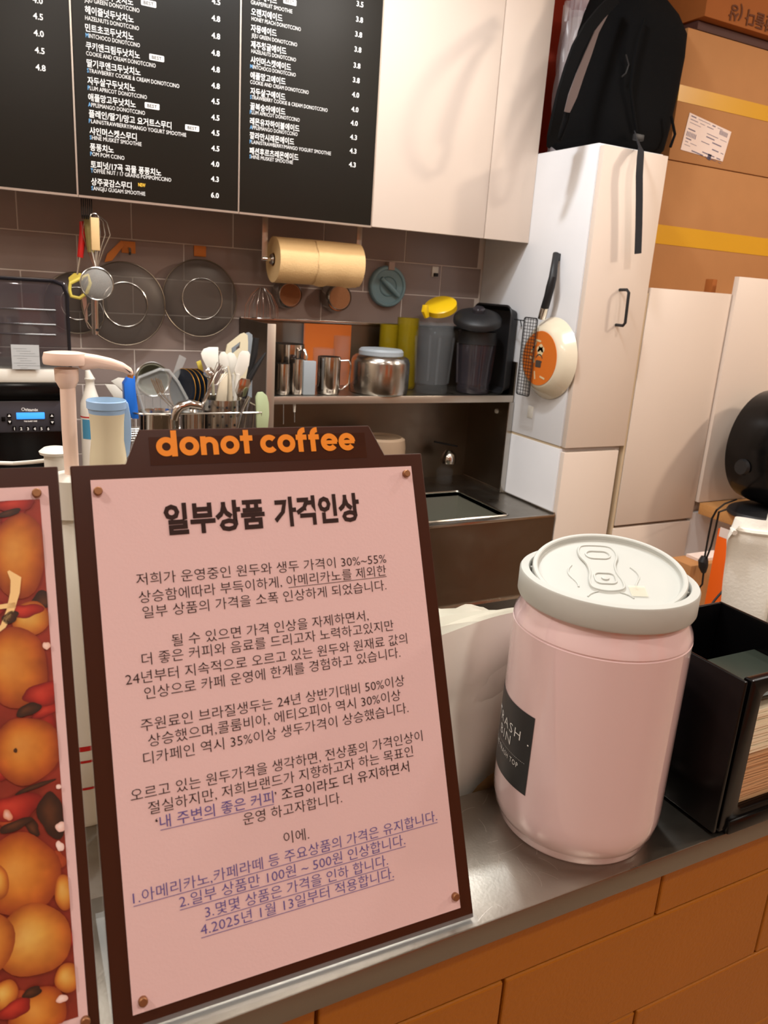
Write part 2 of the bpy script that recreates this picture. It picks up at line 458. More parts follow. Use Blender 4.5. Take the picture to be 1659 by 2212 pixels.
mk('notice_text', bb, 'ink_brown', pp, local=True, smooth=0)
mk('blue_text', bl, 'ink_blue', pp, local=True, smooth=0, label='blue-violet underlined lines of print')
b = bm_(); (xa, za), (xb, zb) = S(*z4(412, 452)), S(*z4(808, 430)); (xc, zc) = S(*z4(845, 425)); (xd, zd) = S(*z4(1180, 398))
zm = (za+zb+zc+zd)/4
for s, x, xe in (('일부상품', xa, xb), ('가격인상', xc, xd)):
    text(b, s, (lambda x_: (lambda u, v: Vector((x_+u, -.0009, zm+v))))(x), .0185, xe-x, .0007)
mk('heading', b, 'ink_brown', pp, local=True, smooth=0, label='heavy brown Korean heading')
# wordmark built from strokes
b = bm_()
def rg(cx, cy, r, a0=0, a1=360, n=28): return [(cx+r*math.cos(math.radians(a0+(a1-a0)*i/n)), cy+r*math.sin(math.radians(a0+(a1-a0)*i/n))) for i in range(n+1)]
wd = .235
def letter(ch, x):
    o = []
    if ch in 'do': o.append((rg(x+.40, .40, .29)[:-1], True)); adv = .80
    if ch == 'd': o.append(([(x+.72, -.02), (x+.72, 1.08)], False)); adv = .88
    if ch == 'n': o += [([(x+.13, -.0), (x+.13, .8)], False), ([(x+.13, .36)]+rg(x+.38, .40, .26, 180, 0, 14)+[(x+.64, 0)], False)]; adv = .80
    if ch == 't': o += [([(x+.26, 0), (x+.26, 1.04)], False), ([(x+.0, .68), (x+.54, .68)], False)]; adv = .56
    if ch == 'c': o.append((rg(x+.40, .40, .29, 42, 318), False)); adv = .72
    if ch == 'f': o += [([(x+.2, 0), (x+.2, .75)]+rg(x+.42, .77, .22, 180, 85, 8), False), ([(x+.0, .66), (x+.5, .66)], False)]; adv = .53
    if ch == 'e': o += [(rg(x+.40, .40, .29, 0, 322), False), ([(x+.14, .40), (x+.76, .40)], False)]; adv = .80
    return o, adv
x = 0; paths = []
for ch in 'donot coffee':
    if ch == ' ': x += .26; continue
    o, adv = letter(ch, x); paths += [(p, c, .17 if ch == 'e' and len(p) == 2 else wd) for p, c in o]; x += adv+.05
(xa, za), (xb, zb) = S(339, 987), S(768, 972); kk = (xb-xa)/(x-.05); zz = (za+zb)/2
for i, (p, c, w_) in enumerate(paths): stroke(b, p, w_, lambda u, v, i=i: Vector((xa+u*kk, -.0006-.00001*i, zz+v*kk*.98)), c)
mk('wordmark', b, 'logo_orange', ns, local=True, smooth=0, label='orange lower-case wordmark')
q = [S(320, 945), S(780, 930), S(792, 992), S(328, 1006)]
mk('clear_sticker', box(bm_(), q[0][0], q[1][0]+.002, -.0005, 0, q[3][1], q[0][1]), mat('sticker', (96, 52, 34), .2, alpha=.25), ns, local=True, smooth=0)
def rivets(t, pts, org=None):
    for p in pts:
        x, z = S(*p, org)
        mk('rivet', lathe(bm_(), [(0, .003), (.0019, .003), (.0024, .0024), (.0024, 0), (0, 0)], (x, -.0006, z), 20, (0, -1, 0)), 'copper', t, local=True)
rivets(ns, [(211, 1062), (875, 1024), (308, 2160), (981, 1935)])

# left stand with the persimmon poster
LORG = SORG - SU*(SW+.0062)
tabL = [(-p[0], p[1]) for p in T0][::-1]
ls = notice_stand(LORG, 'brown framed stand with pink bordered poster of orange persimmons', tabL)
SL = lambda px, py: S(px, py, LORG)
lx1 = (SL(104, 1050)[0]+SL(191, 2212)[0])/2; lz1 = SL(104, 1050)[1]
lp = mk('paper', box(bm_(), -lx1, lx1, -.0006, 0, PZ0, lz1), 'paper_pink', ls, local=True, smooth=0)
ix1 = SL(86, 1076)[0]; iz1 = SL(60, 1080)[1]; iz0 = PZ0+.008
# printed photograph of persimmons, as flat print with per-vertex ink colours
pm = bpy.data.materials.new('poster_print'); pm.use_nodes = True
va = pm.node_tree.nodes.new('ShaderNodeVertexColor'); va.layer_name = 'ink'
nz = pm.node_tree.nodes.new('ShaderNodeTexNoise'); nz.inputs['Scale'].default_value = 90
mxn = pm.node_tree.nodes.new('ShaderNodeMix'); mxn.data_type = 'RGBA'; mxn.blend_type = 'OVERLAY'; mxn.inputs[0].default_value = .45
pm.node_tree.links.new(va.outputs[0], mxn.inputs[6]); pm.node_tree.links.new(nz.outputs[0], mxn.inputs[7])
tcn = pm.node_tree.nodes.new('ShaderNodeTexCoord'); pm.node_tree.links.new(tcn.outputs['Object'], nz.inputs['Vector'])
pm.node_tree.links.new(mxn.outputs[2], pm.node_tree.nodes['Principled BSDF'].inputs['Base Color'])
pm.node_tree.nodes['Principled BSDF'].inputs['Roughness'].default_value = .45
M['poster_print'] = pm
b = bm_(); cl = b.verts.layers.float_color.new('ink')
def pv(x, z, c, d):
    v = b.verts.new((x, -d, z)); v[cl] = (*srgb(c), 1); return v
depth = [.0008]
def blob(cx, cz, rx, rz, cols, rot=0, wob=.05, hl=(-.25, .2), n=28, seed=0):
    """fruit or leaf print: concentric rings, colour running from highlight to rim"""
    rnd = random.Random(seed); ph = [rnd.uniform(0, 6.28) for _ in range(3)]; depth[0] += .00001; d = depth[0]
    K = 6; rings = []
    for k in range(K+1):
        f = k/K; ring = []
        for i in range(n):
            a = 2*PI*i/n; w_ = 1+wob*(math.sin(2*a+ph[0])+.6*math.sin(3*a+ph[1])+.4*math.sin(5*a+ph[2]))
            x_ = hl[0]*(1-f)+f*w_*math.cos(a); z_ = hl[1]*(1-f)+f*w_*math.sin(a)
            X = cx+rx*x_*math.cos(rot)-rz*z_*math.sin(rot); Z = cz+rx*x_*math.sin(rot)+rz*z_*math.cos(rot)
            X = min(max(X, -ix1), ix1); Z = min(max(Z, iz0), iz1)
            t_ = f**1.4*(len(cols)-1); q0 = int(min(t_, len(cols)-2)); u = t_-q0
            ring.append(pv(X, Z, [cols[q0][m_]*(1-u)+cols[q0+1][m_]*u for m_ in range(3)], d))
            if k == 0: break
        rings.append(ring)
    for A, B in zip(rings, rings[1:]):
        for i in range(n):
            j = (i+1) % n
            try:
                if len(A) == 1: b.faces.new((A[0], B[j], B[i]))
                else: b.faces.new((A[i], A[j], B[j], B[i]))
            except ValueError: pass
vs = [pv(x, z, c, .0007) for x, z, c in ((-ix1, iz0, (110, 34, 22)), (ix1, iz0, (128, 44, 30)), (ix1, iz1, (150, 52, 36)), (-ix1, iz1, (120, 30, 24)))]
b.faces.new(vs)
FR = [(214, 146, 66), (204, 126, 46), (184, 96, 34), (140, 56, 26)]
FR2 = [(222, 176, 92), (212, 152, 66), (196, 118, 44), (156, 74, 30)]
RL = [(190, 60, 44), (164, 40, 30), (122, 26, 22)]
BR = [(90, 50, 28), (60, 34, 20), (44, 24, 16)]
zz6 = lambda x, y: SL(x/1.797, y/1.797+980)
def pb(x, y, rxp, ryp, cols, rot=0, wob=.05, seed=1, hl=(-.25, .2)):
    cx, cz = zz6(x, y); k = .216/ (245+1.797*575) ; k = abs(zz6(x+50, y)[0]-zz6(x-50, y)[0])/100; kv = abs(zz6(x, y+50)[1]-zz6(x, y-50)[1])/100
    blob(cx, cz, rxp*k, ryp*kv, cols, rot, wob, hl, seed=seed)
random.seed(11)
for i in range(46):
    pb(random.uniform(-700, 300), random.uniform(180, 2300), random.uniform(30, 70), random.uniform(18, 45), [RL, BR, [(200, 90, 50), (150, 60, 30)], RL][i % 4], random.uniform(0, 3), .16, i)
for (x, y, rx, ry, c, s) in ((60, 200, 70, 30, RL, 1), (75, 395, 110, 165, FR, 2), (120, 640, 70, 70, FR2, 3), (100, 610, 60, 30, RL, 4), (60, 830, 135, 155, FR, 5), (170, 930, 90, 40, RL, 6), (105, 1150, 128, 138, FR, 7), (60, 1370, 90, 60, RL, 8), (200, 1400, 50, 90, BR, 17), (85, 1630, 150, 165, FR, 9), (250, 1700, 40, 70, FR2, 10), (130, 1885, 150, 145, FR2, 11), (262, 2030, 50, 60, FR2, 12), (150, 2170, 110, 110, FR, 13), (60, 2150, 60, 40, RL, 14)):
    pb(x, y, rx, ry, c, 0, .05 if c in (FR, FR2) else .15, s)
    for d_ in (-1, -2, -3):
        if c in (FR, FR2): pb(x+d_*265+((s*37) % 60), y+((s*53+d_*80) % 140)-70, rx, ry, c, 0, .05, s+20+d_)
for (x, y, rx, ry, c, s) in ((35, 232, 45, 14, BR, 1), (40, 635, 34, 22, BR, 2), (112, 992, 45, 26, BR, 3), (60, 1440, 60, 22, BR, 4), (125, 2085, 40, 20, BR, 5), (135, 1290, 75, 10, BR, 16), (60, 1150, 8, 8, BR, 6), (180, 745, 14, 16, [(250, 220, 210), (230, 180, 160)], 7), (235, 1445, 18, 22, [(250, 230, 225), (230, 190, 180)], 8), (232, 1520, 14, 22, [(250, 230, 225), (230, 190, 180)], 9), (228, 1290, 12, 9, [(250, 230, 225), (230, 190, 180)], 10), (240, 2110, 22, 16, [(250, 230, 225), (230, 190, 180)], 11), (30, 1400, 16, 24, [(230, 190, 180), (200, 120, 90)], 12)):
    pb(x, y, rx, ry, c, .2, .12, s)
mk('poster_print', b, 'poster_print', lp, local=True, smooth=0)
# cream brush lettering crossing the poster
b = bm_()
def quad_stroke(pts, ws):
    L, R = [], []
    for k, (p, w_) in enumerate(zip(pts, ws)):
        a = pts[max(k-1, 0)]; c = pts[min(k+1, len(pts)-1)]; tx, tz = c[0]-a[0], c[1]-a[1]; l = math.hypot(tx, tz)
        L.append(b.verts.new((p[0]-tz/l*w_, -.0017, p[1]+tx/l*w_))); R.append(b.verts.new((p[0]+tz/l*w_, -.0017, p[1]-tx/l*w_)))
    for k in range(len(pts)-1): b.faces.new((L[k], R[k], R[k+1], L[k+1]))
quad_stroke([zz6(x, y) for x, y in ((32, 456), (62, 486), (58, 540), (40, 610), (12, 670), (-20, 700))], [.0006, .0026, .0022, .0018, .0013, .0006])
quad_stroke([zz6(x, y) for x, y in ((60, 588), (20, 592), (-30, 600))], [.0014, .0012, .001])
quad_stroke([zz6(x, y) for x, y in ((-60, 470), (-90, 560), (-130, 640), (-170, 690))], [.0012, .0022, .002, .0008])
quad_stroke([zz6(x, y) for x, y in ((-100, 560), (-70, 620), (-40, 660))], [.0012, .002, .001])
mk('brush_lettering', b, mat('ink_cream', (250, 214, 150), .6), lp, local=True, smooth=0, label='cream brush lettering')
rivets(ls, [(79, 1066), (184, 2203)], LORG)

# ================================================================== TRASH BIN
BC = Vector((.3836, .3795, CZ)); BR_ = .062
tb_ = thing('trash_bin', 'glossy pink can-shaped tabletop trash bin with grey swing lid', 'trash bin', BC)
prof = [(0, .001), (.052, .001), (.0545, .0), (.0558, .002), (.0562, .006), (.0568, .0072), (.0600, .0125), (.0617, .021), (.062, .03), (.062, .158), (.0621, .1600), (.0614, .1604), (.0614, .1612), (.0620, .1618), (.0612, .1655), (.0580, .172), (.0565, .178), (.0555, .182), (.05, .182), (.05, .01), (0, .01)]
mk('body', lathe(bm_(), prof, BC, 96), 'bin_pink', tb_, smooth=28)
ringp = [(.0568, .1795), (.0605, .1795), (.0612, .181), (.0612, .1955), (.0604, .1968), (.0552, .1972), (.0546, .1964), (.0546, .181)]
mk('lid_ring', lathe(bm_(), ringp, BC, 96, closed=True), 'lid_grey', tb_, smooth=40)
# swing flap, tilted towards the viewer
azc = math.radians(45.3); vd = Vector((math.sin(azc), math.cos(azc), 0)); vr = Vector((math.cos(azc), -math.sin(azc), 0))
FT = math.radians(11.5)
fu = vr; fv = (vd*math.cos(FT) + Vector((0, 0, 1))*math.sin(FT)); fn_ = fu.cross(fv)
FC = BC + Vector((0, 0, .1975)) + vd*(-.001)
FRd = .0525
def FP(x, y, h=0): return FC + fu*x + fv*y + fn_*h
b = bm_(); n = 96
profile = [(0, 0), (FRd-.0045, 0), (FRd-.0040, .0006), (FRd-.0036, .0034), (FRd-.0028, .0040), (FRd-.0006, .0040), (FRd, .0032), (FRd, -.004), (FRd-.002, -.004), (0, -.003)]
rings = []
for r, h in profile:
    if r < 1e-6: rings.append([b.verts.new(FP(0, 0, h))])
    else: rings.append([b.verts.new(FP(r*math.cos(2*PI*i/n), r*math.sin(2*PI*i/n), h)) for i in range(n)])
for A, B in zip(rings, rings[1:]):
    for i in range(n):
        j = (i+1) % n
        if len(A) == 1: b.faces.new((A[0], B[i], B[j]))
        elif len(B) == 1: b.faces.new((A[i], A[j], B[0]))
        else: b.faces.new((A[i], A[j], B[j], B[i]))
fl = mk('swing_flap', b, 'lid_grey', tb_, smooth=30)
# pull tab relief: axis along the view, slightly turned
TA = math.radians(14)
def TP(x, y, h=0):
    xr = x*math.cos(TA)-y*math.sin(TA); yr = x*math.sin(TA)+y*math.cos(TA)
    return FP(xr-.004, yr+.001, h)
def smooth_closed(pts, k=6):
    out = []; N = len(pts)
    for i in range(N):
        p0, p1, p2, p3 = pts[i-1], pts[i], pts[(i+1) % N], pts[(i+2) % N]
        for j in range(k):
            t = j/k; out.append(tuple(.5*((2*p1[m]) + (-p0[m]+p2[m])*t + (2*p0[m]-5*p1[m]+4*p2[m]-p3[m])*t*t + (-p0[m]+3*p1[m]-3*p2[m]+p3[m])*t**3) for m in (0, 1)))
    return out
tabo = smooth_closed([(x_q, y_q*1.14) for x_q, y_q in [(-.013, .027), (-.0135, .018), (-.010, .008), (-.0095, -.002), (-.0115, -.012), (-.010, -.020), (0, -.023), (.010, -.020), (.0115, -.012), (.0095, -.002), (.010, .008), (.0135, .018), (.013, .027), (.008, .032), (-.008, .032)]])
b = bm_(); top = [b.verts.new(TP(x, y, .0011)) for x, y in tabo]; bot = [b.verts.new(TP(x*1.05, y*1.05, .0)) for x, y in tabo]
b.faces.new(top)
for i in range(len(top)): j = (i+1) % len(top); b.faces.new((bot[i], bot[j], top[j], top[i]))
tube(b, [TP(x*.97, y*.97, .0011) for x, y in tabo], .0009, 6, True)
for (x0_, x1_, y0_, y1_, r_) in ((-.0085, .0085, .017, .0275, .005), (-.007, .007, -.0165, -.003, .004)):
    tube(b, [TP(x, y, .0013) for x, y in rrect(x0_, x1_, y0_, y1_, r_)], .0008, 6, True)
lathe(b, [(.0028, 0), (.0026, .0012), (0, .0016)], TP(0, -.0095, .0009), 20, fn_)
mk('pull_tab', b, 'lid_grey', fl, smooth=40)
b = bm_()
for sg in (-1, 1):
    tube(b, [TP(sg*(.0205+.0035*math.sin((.008-y)*170)*(1 if y > -.006 else 1)+max(0, -y)*.12), y, .0001) for y in [.008-.0015*k for k in range(20)]], .0007, 6)
tube(b, [TP(.016*math.cos(a), -.036+.012*math.sin(a)*1.0, .0002) for a in [math.radians(d) for d in range(20, 161, 10)]], .0006, 6)
mk('relief_line', b, 'lid_grey', fl, smooth=40)
b = bm_(); grid(b, lambda u, v: TP(.014+.011*u, -.030+.013*v, .0009), 4, 4); mk('clear_tape', b, mat('tape_clear', (230, 222, 200), .25, alpha=.5), fl)
for sg in (-1, 1):
    mk('hinge_pin', lathe(bm_(), [(0, -.003), (.0016, -.003), (.0016, .003), (0, .003)], BC+Vector((0, 0, .1925))+vr*(sg*.0535), 12, vr), 'lid_side', tb_)
# label wrapped round the left side
def cyl_hit(px, py, r):
    rv = ray(px, py); a = rv.x**2+rv.y**2; bq = -2*(rv.x*BC.x+rv.y*BC.y); cq = BC.x**2+BC.y**2-r*r
    t = (-bq-math.sqrt(max(0, bq*bq-4*a*cq)))/(2*a); P = CAM+rv*t; return math.atan2(P.y-BC.y, P.x-BC.x), P.z
a1, zt1 = cyl_hit(1158, 1553, BR_); a2, zb1 = cyl_hit(1133, 1718, BR_)
aR = (a1+a2)/2; LWd = .060/BR_            # label is 60 mm round the can
def CP(s, z, h): # s metres to the left of the label's right edge
    a = aR - s/BR_; return Vector((BC.x+(BR_+h)*math.cos(a), BC.y+(BR_+h)*math.sin(a), z))
b = bm_(); grid(b, lambda u, v: CP(.060*u, zb1+(zt1-zb1)*v, .0003), 24, 6)
lb = mk('label', b, 'label_black', tb_, smooth=80, label='black rectangular label printed TRASH BIN')
b = bm_(); zc = (zt1+zb1)/2; hh = zt1-zb1
def LF(cx, z): return lambda x, y: CP(cx-x, z+y, .0006)
text(b, 'TRASH', LF(.031, zt1-hh*.38), .0105, .040, -.00012, 'CENTER', 1.2)
text(b, 'BIN', LF(.031, zt1-hh*.54), .0105, .019, -.00012, 'CENTER', 1.2)
for i in range(34): stroke(b, [(.004+i*.0016, 0), (.0048+i*.0016, 0)], .0002, lambda x, y: CP(x, zt1-hh*.615+y, .0006))
text(b, 'THE TRASH TOP', LF(.030, zt1-hh*.73), .0058, .040, -.00005, 'CENTER', 1.2)
mk('label_text', b, 'ink_white', lb, smooth=0)
b = bm_(); lathe(b, [(.0006, 0), (0, .0003)], CP(.003, zt1-hh*.37, .0005), 10, Vector((math.cos(aR), math.sin(aR), 0))); mk('label_dot', b, 'ink_white', lb)

# ================================================================== NAPKIN HOLDER
NX, NY, NW, ND, NH = .4665, .3165, .114, .118, .129
nh = thing('napkin_holder', 'glossy black open-topped napkin holder with a front window', 'napkin holder', (NX+NW/2, NY+ND/2, CZ))
t_ = .0035
mk('side_panel', box(bm_(), NX, NX+t_, NY+.001, NY+ND, CZ+.003, CZ+NH), 'plastic_black', nh, bevel=.001)
mk('side_panel', box(bm_(), NX+NW-t_, NX+NW, NY+.001, NY+ND, CZ+.003, CZ+NH), 'plastic_black', nh, bevel=.001)
mk('back_panel', box(bm_(), NX+t_, NX+NW-t_, NY+ND-t_, NY+ND, CZ+.003, CZ+NH), 'plastic_black', nh, bevel=.001)
mk('base', box(bm_(), NX+.003, NX+NW-.003, NY+.004, NY+ND-.003, CZ, CZ+.006), 'plastic_black', nh, bevel=.001)
mk('divider', box(bm_(), NX+t_, NX+NW-t_, NY+.075, NY+.078, CZ+.006, CZ+NH-.03), 'plastic_black', nh)
mk('press_plate', box(bm_(), NX+t_+.001, NX+NW-t_-.001, NY+.014, NY+.074, CZ+.100, CZ+.103), mat('plate_dark', (44, 50, 42), .35), nh, bevel=.0008)
# front frame with rounded window
b = bm_()
ox0, ox1, oz0, oz1 = NX-.0005, NX+NW+.0005, CZ+.003, CZ+NH
wx0, wx1, wz0, wz1 = NX+.0215, NX+NW-.0215, aY(1612, 1745, NY).z, CZ+NH-.012
inn = rrect(wx0, wx1, wz0, wz1, .006, 5); n_ = len(inn)
def proj_out(x, z):
    cx, cz = (wx0+wx1)/2, (wz0+wz1)/2; dx, dz = x-cx, z-cz
    s = min((ox1-cx)/abs(dx) if abs(dx) > 1e-9 else 1e9, (oz1-cz)/dz if dz > 0 else ((cz-oz0)/-dz if dz < 0 else 1e9)); return cx+dx*s, cz+dz*s
outp = [proj_out(x, z) for x, z in inn]
for y_ in (0,):
    I0 = [b.verts.new((x, NY, z)) for x, z in inn]; O0 = [b.verts.new((x, NY+ (.0), z)) for x, z in outp]
    I1 = [b.verts.new((x, NY+.008, z)) for x, z in inn]; O1 = [b.verts.new((x, NY+.008, z)) for x, z in outp]
    for i in range(n_):
        j = (i+1) % n_
        b.faces.new((I0[i], I0[j], O0[j], O0[i])); b.faces.new((I1[i], O1[i], O1[j], I1[j])); b.faces.new((I0[i], I1[i], I1[j], I0[j])); b.faces.new((O0[i], O0[j], O1[j], O1[i]))
mk('front_frame', b, 'plastic_black', nh, smooth=30, bevel=.0016)
mk('front_foot', box(bm_(), NX+.012, NX+NW-.012, NY-.003, NY+.01, CZ, CZ+.012), 'plastic_black', nh, bevel=.002)
# folded napkins lying inside
def napkin(z, h, m, lab, grp, wav, seed):
    rnd = random.Random(seed); p1, p2 = rnd.uniform(0, 6), rnd.uniform(0, 6); dy = rnd.uniform(0, .002); b = bm_()
    def top(u, v): 
        x = NX+.006+(NW-.012)*u; y = NY+.0095+dy+.062*v
        return Vector((x, y, z+wav*(math.sin(5*u+p1)*.5+math.sin(9*u+p2)*.3+.5)))
    nu = 14; A = [[b.verts.new(top(i/nu, j/2)) for j in range(3)] for i in range(nu+1)]
    B = [[b.verts.new(top(i/nu, j/2)+Vector((0, .0005 if j == 0 else 0, h))) for j in range(3)] for i in range(nu+1)]
    for i in range(nu):
        for j in range(2): b.faces.new((A[i][j], A[i+1][j], A[i+1][j+1], A[i][j+1])); b.faces.new((B[i][j], B[i][j+1], B[i+1][j+1], B[i+1][j]))
        b.faces.new((A[i][0], B[i][0], B[i+1][0], A[i+1][0])); b.faces.new((A[i][2], A[i+1][2], B[i+1][2], B[i][2]))
    for q in (0, nu):
        for j in range(2): b.faces.new((A[q][j], A[q][j+1], B[q][j+1], B[q][j]))
    tag(mk('napkin', b, m, smooth=50), lab, 'napkin', grp)
z = CZ+.0065
for i in range(24):
    napkin(z, .0011, 'napkin_kraft', 'folded kraft paper napkin lying in the black holder', 'kraft napkins in the holder', .0009, i); z += .0021
for i in range(12):
    napkin(z, .0022, 'napkin_cream', 'folded cream paper napkin above the kraft ones in the black holder', 'cream napkins in the holder', .0006, 50+i); z += .0031

# ================================================================== BAGS BEHIND THE COUNTER
def sheet_pile():
    base = aY(1000, 1700, .56); top = aY(1030, 1328, .52)
    t = thing('plastic_bag_pile', 'fanned pile of translucent white plastic bags behind the steel ledge', 'plastic bags', (base.x, .52, .86))
    xl = aY(930, 1500, .52).x; xr = aY(1112, 1500, .52).x+.05
    for k in range(16):
        rnd = random.Random(100+k); y0 = .445+k*.011; zt2 = aY(1030, 1334+rnd.uniform(-6, 10)+max(0, 6-k)*5, y0).z
        a_ = rnd.uniform(-.01, .012); ph = rnd.uniform(0, 6)
        def f(u, v, k=k, y0=y0, zt2=zt2, a_=a_, ph=ph):
            x = xl-.08+(xr+.03-k*.004-(xl-.08))*u
            hgt = zt2-.05*max(0, (u-.55)/.45)**2.2 + .006*math.sin(7*u+ph)
            zc_ = .862+(hgt-.862)*v; an = math.atan2(x-base.x-.012, max(.01, top.z+.01-zc_)); rad = math.hypot(x-base.x-.012, top.z+.01-zc_)
            return Vector((x+a_*v, y0+.012*math.sin(3*u+ph+2*v)+.015*v*(k/16)+.0045*math.sin(9*an+ph)*min(1, rad/.06), zc_))
        mk('bag_sheet', grid(bm_(), f, 30, 20), 'film_white', t, smooth=80)
sheet_pile()
t = thing('kraft_bag_pile', 'folded brown kraft bags tucked between the steel ledge and the pink bin', 'paper bags', (aY(1040, 1690, .45).x, .448, .86))
p0 = aY(990, 1716, .45); p1 = aY(1050, 1652, .45)
for k in range(4):
    def f(u, v, k=k): 
        x = p0.x-.02+.13*u; zt2 = p0.z+(p1.z-p0.z)*min(1, max(0, (u*.13-.02)/(p1.x-p0.x)))**.6 - k*.004
        return Vector((x, .4345+k*.0026+.002*math.sin(6*u+k), .862+(zt2+.004-.862)*v))
    mk('kraft_bag', grid(bm_(), f, 14, 8), 'bag_kraft', t, smooth=80)

# ================================================================== UPPER CABINETS AND MENU BOARDS
ZB = H+.153; ZT = 2.5
uc = thing('wall_cabinet', 'white wall cabinet run above the sink carrying the menu boards', 'cabinet', (.7, 2.14, ZB))
mk('carcass', box(bm_(), -.62, X0-.002, YU+.02, YW-.004, ZB+.022, ZT), 'white_panel', uc)
mk('door', box(bm_(), .9835, 1.3475, YU, YU+.018, ZB, ZT), 'white_panel', uc, bevel=.001)
mk('door', box(bm_(), 1.3505, X0-.001, YU, YU+.018, ZB, ZT), 'white_panel', uc, bevel=.001)
def menu(x0, x1, label):
    t = thing('menu_board', label, 'menu board', ((x0+x1)/2, YU+.009, ZB))
    mk('panel', box(bm_(), x0+.002, x1-.002, YU+.001, YU+.016, ZB+.002, ZT), 'menu_black', t)
    b = bm_(); box(b, x0, x1, YU-.001, YU+.018, ZB-.003, ZB+.002); mk('bottom_trim', b, 'aluminium', t)
    mk('side_trim', box(bm_(), x1-.0025, x1+.001, YU-.001, YU+.018, ZB+.002, ZT), 'aluminium', t)
    return t
m1 = menu(-.135, .2375, 'left black menu board, partly cut off, showing only a column of prices')
m2 = menu(.2385, .613, 'middle black menu board listing blended drinks in Korean and English')
m3 = menu(.614, .982, 'right black menu board listing fruit ades beside the white cupboard door')
def mt(b, s, pxl, pyl, size, width=None, off=.0, align='LEFT', xs=1):
    P = aY(pxl, pyl, YU+.0005)
    text(b, s, lambda x, y: Vector((P.x+x, YU+.0003, P.z+y)), size, width, off, align, 1.0, xs=xs)
def wpx(x0, y0, x1, y1): return (aY(x1, y1, YU)-aY(x0, y0, YU)).x
Q = 1.9988
def badge(bw, bk, x, y, s='BEST'):
    P = aY(x/Q, y/Q, YU)
    o = rrect(P.x-.0165, P.x+.0165, P.z-.0062, P.z+.0062, .002, 3)
    f = [bw.verts.new((a, YU+.0005, c)) for a, c in o]; bw.faces.new(f)
    text(bk, s, lambda u, v: Vector((P.x+u, YU+.0001, P.z-.0035+v)), .0098, .022, .0001, 'CENTER')
LEFT2 = [('제주청귤두낫치노', 'JEJU GREEN DONOTCCINO', 364, -22, 575, 365, 5, 602),
 ('헤이즐넛두낫치노', 'HAZELNUTS DONOTCCINO', 367, 55, 577, 368, 85, 600),
 ('민트초코두낫치노', 'MINTCHOCO DONOTCCINO', 368, 132, 577, 370, 160, 604),
 ('쿠키앤크림두낫치노', 'COOKIE AND CREAM DONOTCCINO', 371, 210, 604, 372, 238, 672),
 ('딸기쿠앤크두낫치노', 'STRAWBERRY COOKIE & CREAM DONOTCCINO', 375, 285, 607, 376, 312, 774),
 ('자두살구두낫치노', 'PLUM APRICOT DONOTCCINO', 378, 360, 583, 379, 387, 634),
 ('애플망고두낫치노', 'APPLEMANGO DONOTCCINO', 381, 432, 586, 381, 459, 626),
 ('플레인/딸기/망고 요거트스무디', 'PLAIN/STRAWBERRY/MANGO YOGURT SMOOTHIE', 384, 503, 740, 384, 530, 804),
 ('샤인머스켓스무디', 'SHINE MUSKET SMOOTHIE', 387, 577, 590, 388, 601, 611),
 ('퐁퐁치노', 'POM POM CCINO', 389, 647, 491, 390, 672, 537),
 ('토피넛/17곡 곡물 퐁퐁치노', 'TOFFEE NUT / 17 GRAINS POMPOMCCINO', 392, 722, 696, 392, 744, 739),
 ('상주곶감스무디', 'SANGJU GUGAM SMOOTHIE', 394, 796, 568, 395, 820, 627)]
LEFT3 = [('자몽에이드', 'GRAPEFRUIT SMOOTHIE', 1082, -10, 1195, 1083, 17, 1262),
 ('오렌지에이드', 'HONEY PEACH DONOTCCINO', 1084, 62, 1219, 1086, 88, 1299),
 ('자몽에이드', 'JEJU GREEN DONOTCCINO', 1083, 133, 1194, 1086, 160, 1283),
 ('제주청귤에이드', 'HAZELNUTS DONOTCCINO', 1083, 203, 1236, 1085, 228, 1278),
 ('샤인머스캣에이드', 'MINTCHOCO DONOTCCINO', 1082, 270, 1256, 1080, 294, 1277),
 ('애플망고에이드', 'COOKIE AND CREAM DONOTCCINO', 1081, 337, 1233, 1080, 361, 1333),
 ('자두살구에이드', 'STRAWBERRY COOKIE & CREAM DONOTCCINO', 1081, 405, 1232, 1080, 426, 1415),
 ('꿀복숭아에이드', 'PLUM APRICOT DONOTCCINO', 1080, 470, 1232, 1079, 491, 1294),
 ('레몬유자하이볼에이드', 'APPLEMANGO DONOTCCINO', 1079, 534, 1293, 1079, 556, 1285),
 ('깔라만시레몬에이드', 'PLAIN/STRAWBERRY/MANGO YOGURT SMOOTHIE', 1078, 596, 1270, 1078, 619, 1430),
 ('패션후르츠레몬에이드', 'SHINE MUSKET SMOOTHIE', 1077, 662, 1289, 1077, 683, 1265)]
